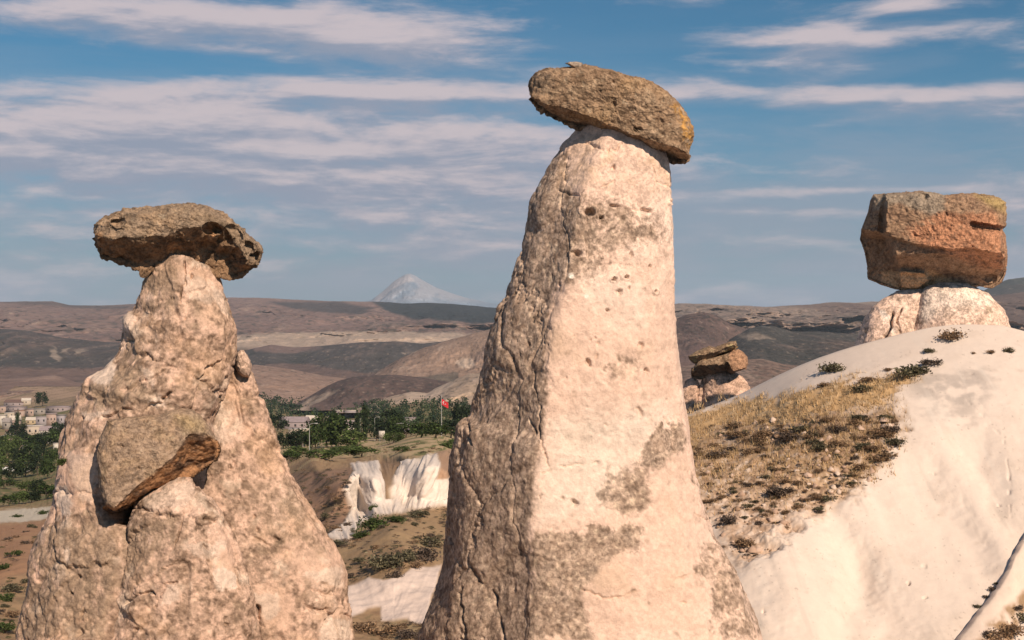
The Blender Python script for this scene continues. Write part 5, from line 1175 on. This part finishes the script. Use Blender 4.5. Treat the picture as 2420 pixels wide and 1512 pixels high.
for x0, x1, y0, y1, wall, roof, g, n, lab in [
    (190, 520, 400, 545, 'mauve', 'mauve', True, 4, 'long low house with a mauve roof in the gap between the pillars'), (515, 640, 380, 530, 'pink', 'pale', True, 2, 'pale gabled house end beside the tallest broad tree'), (310, 560, 545, 610, 'cream', 'pale', False, 2, 'low flat-roofed pale building by the left pillar in the gap'), (860, 960, 315, 395, 'mauve', 'pale', False, 2, 'small far house with a pale roof above the tallest broad tree'), (985, 1110, 318, 400, 'lilac', 'pale', False, 2, 'small far house with a pale roof right above the poplars'),
    (980, 1095, 440, 570, 'white', 'mauve', True, 2, 'white house just left of the poplars'), (780, 930, 390, 470, 'pink', 'mauve', False, 2, 'pink house peeping over the tallest broad tree'), (330, 480, 715, 760, 'grey', 'grey', False, 0, 'low grey wall house below the low dark tree'), (1660, 1820, 495, 560, 'mauve', 'pale', False, 2, 'small pale-roofed house behind the hedge'), (1720, 1860, 410, 470, 'grey', 'mauve', False, 2, 'grey house among the far trees near the flag')]:
    a, b = t2(x0, y0); c, d = t2(x1, y1); house(a, c, b, d, wall, roof, lab, 'houses in the gap between the pillars', g, n, random.uniform(-.2, .2))
M_POLE = plain_mat('painted_pole', (.36, .35, .33), .5, .1)
M_RED = plain_mat('red_cloth', (.55, .02, .03), .8, .1); M_WCL = plain_mat('white_cloth', (.8, .8, .8), .8, .05)
def lamp_post(vx, vy, top, label):
    p = G_at(vx, vy); k = p[1] / FV; h = (vy - top) * k; e = empty('lamp_post', p)
    raw_mesh('pole', *tubes([((0, 0, -.5), (0, 0, h * .96), .08, .045)], 8), M_POLE, None, True, e)
    raw_mesh('arm', *tubes([((0, 0, h * .95), (.5, 0, h), .05, .04), ((.5, 0, h), (1.0, 0, h), .04, .03)], 6), M_POLE, None, True, e)
    raw_mesh('lamp_head', *box(.8, 1.45, -.13, .13, h - .10, h + .06), M_POLE, None, False, e)
    tag(e, label, 'lamp post', 'lamp posts along the valley road')
for a in [(753, 1054, 983, 'pale lamp post in front of the tallest broad tree'), (731, 1064, 1000, 'lamp post left of the tallest broad tree'), (851, 1034, 988, 'pale lamp post in front of the poplars'), (936, 1040, 1000, 'lamp post right of the white board'), (885, 1040, 985, 'thin lamp post left of the white board'), (54, 1095, 1052, 'lamp post among the garden trees on the left')]: lamp_post(*a)
def flag():
    p = G_at(1043, 1030); k = p[1] / FV; h = (1030 - 934) * k; e = empty('flagpole', p)
    raw_mesh('pole', *tubes([((0, 0, -.5), (0, 0, h), .09, .05)], 8), M_POLE, None, True, e)
    w, hh = 20 * k, 14 * k; u, v = np.meshgrid(np.linspace(0, 1, 25), np.linspace(0, 1, 15))
    X = -.0 + w * u * .8; Z = h - 8 * k - hh * v - 9 * k * u + .02 * w * np.sin(6 * u); Yy = .10 * w * np.sin(7 * u + 1.5 * v) * u
    f = grid_mesh('flag', np.stack([X, Yy, Z], -1), False, M_RED, None, e)
    def on(uu, vv): return (w * uu * .8, .10 * w * math.sin(7 * uu + 1.5 * vv) * uu - .05, h - 8 * k - hh * vv - 9 * k * uu + .02 * w * math.sin(6 * uu))
    n = 16; pts = []
    for i in range(n + 1):
        a = math.pi * .25 + i / n * math.pi * 1.5; pts.append((on(.36 + .15 * math.cos(a) , .5 + .24 * math.sin(a)), on(.40 + .115 * math.cos(a), .5 + .19 * math.sin(a))))
    V = np.array([q for pr in pts for q in pr]); F = np.array([(2 * i, 2 * i + 1, 2 * i + 3, 2 * i + 2) for i in range(n)])
    raw_mesh('crescent', V, F, M_WCL, None, False, f)
    st = [on(.60 + (.075 if i % 2 == 0 else .03) * math.cos(i * math.pi / 5), .5 + (.12 if i % 2 == 0 else .048) * math.sin(i * math.pi / 5)) for i in range(10)]
    me = bpy.data.meshes.new('star'); me.from_pydata(st, [], [tuple(range(10))]); me.materials.append(M_WCL); s_ = bpy.data.objects.new('star', me); COL.objects.link(s_); s_.parent = f
    tag(e, 'tall flagpole flying a red flag with a white crescent and star', 'flagpole')
flag()
def board():
    p = G_at(902, 1040); k = p[1] / FV; e = empty('board', p)
    raw_mesh('panel', *box(-7 * k, 7 * k, -.06, .06, 6 * k, 22 * k), WALLS['white'], None, False, e)
    for x in (-5, 5): raw_mesh('post', *tubes([((x * k, .1, -.4), (x * k, .1, 21 * k), .06, .06)], 6), M_POLE, None, True, e)
    tag(e, 'blank white board standing before the dark trees in the gap', 'board')
board()
M_CAR = plain_mat('white_car_paint', (.78, .77, .74), .3, .03); M_TYRE = plain_mat('tyre_rubber', (.02, .02, .02), .9, .1)
def car(vx, vy, label):
    p = G_at(vx, vy); e = empty('car', p); e.rotation_euler = (0, 0, random.uniform(-.3, .3))
    raw_mesh('body', *box(-.85, .85, 0, 3.9, .3, .85), M_CAR, None, False, e)
    V, F = box(-.78, .78, .7, 3.3, .85, 1.4); V[4:, 0] *= .82; V[[4, 5], 1] += .5; V[[6, 7], 1] -= .4
    cb = raw_mesh('cabin', V, F, M_CAR, None, False, e)
    V, F = box(-.62, .62, .86, .93, .92, 1.3); V[4:, 1] += .30; V[4:, 0] *= .9; raw_mesh('windscreen', V, F, M_WIN, None, False, cb)
    for x in (-.78, .78):
        for y in (.7, 3.2): raw_mesh('wheel', *tubes([((x - .1, y, .3), (x + .1, y, .3), .3, .3)], 12), M_TYRE, None, True, e)
    for x in (-.6, .6): raw_mesh('headlight', *box(x - .14, x + .14, -.03, .02, .55, .72), WALLS['white'], None, False, e)
    tag(e, label, 'car', 'white cars parked below the garden trees')
for a in [(9, 1117, 'white car parked nearest the left picture edge'), (28, 1117, 'middle one of the white cars parked below the trees'), (50, 1119, 'rightmost of the white cars parked below the trees')]: car(*a)
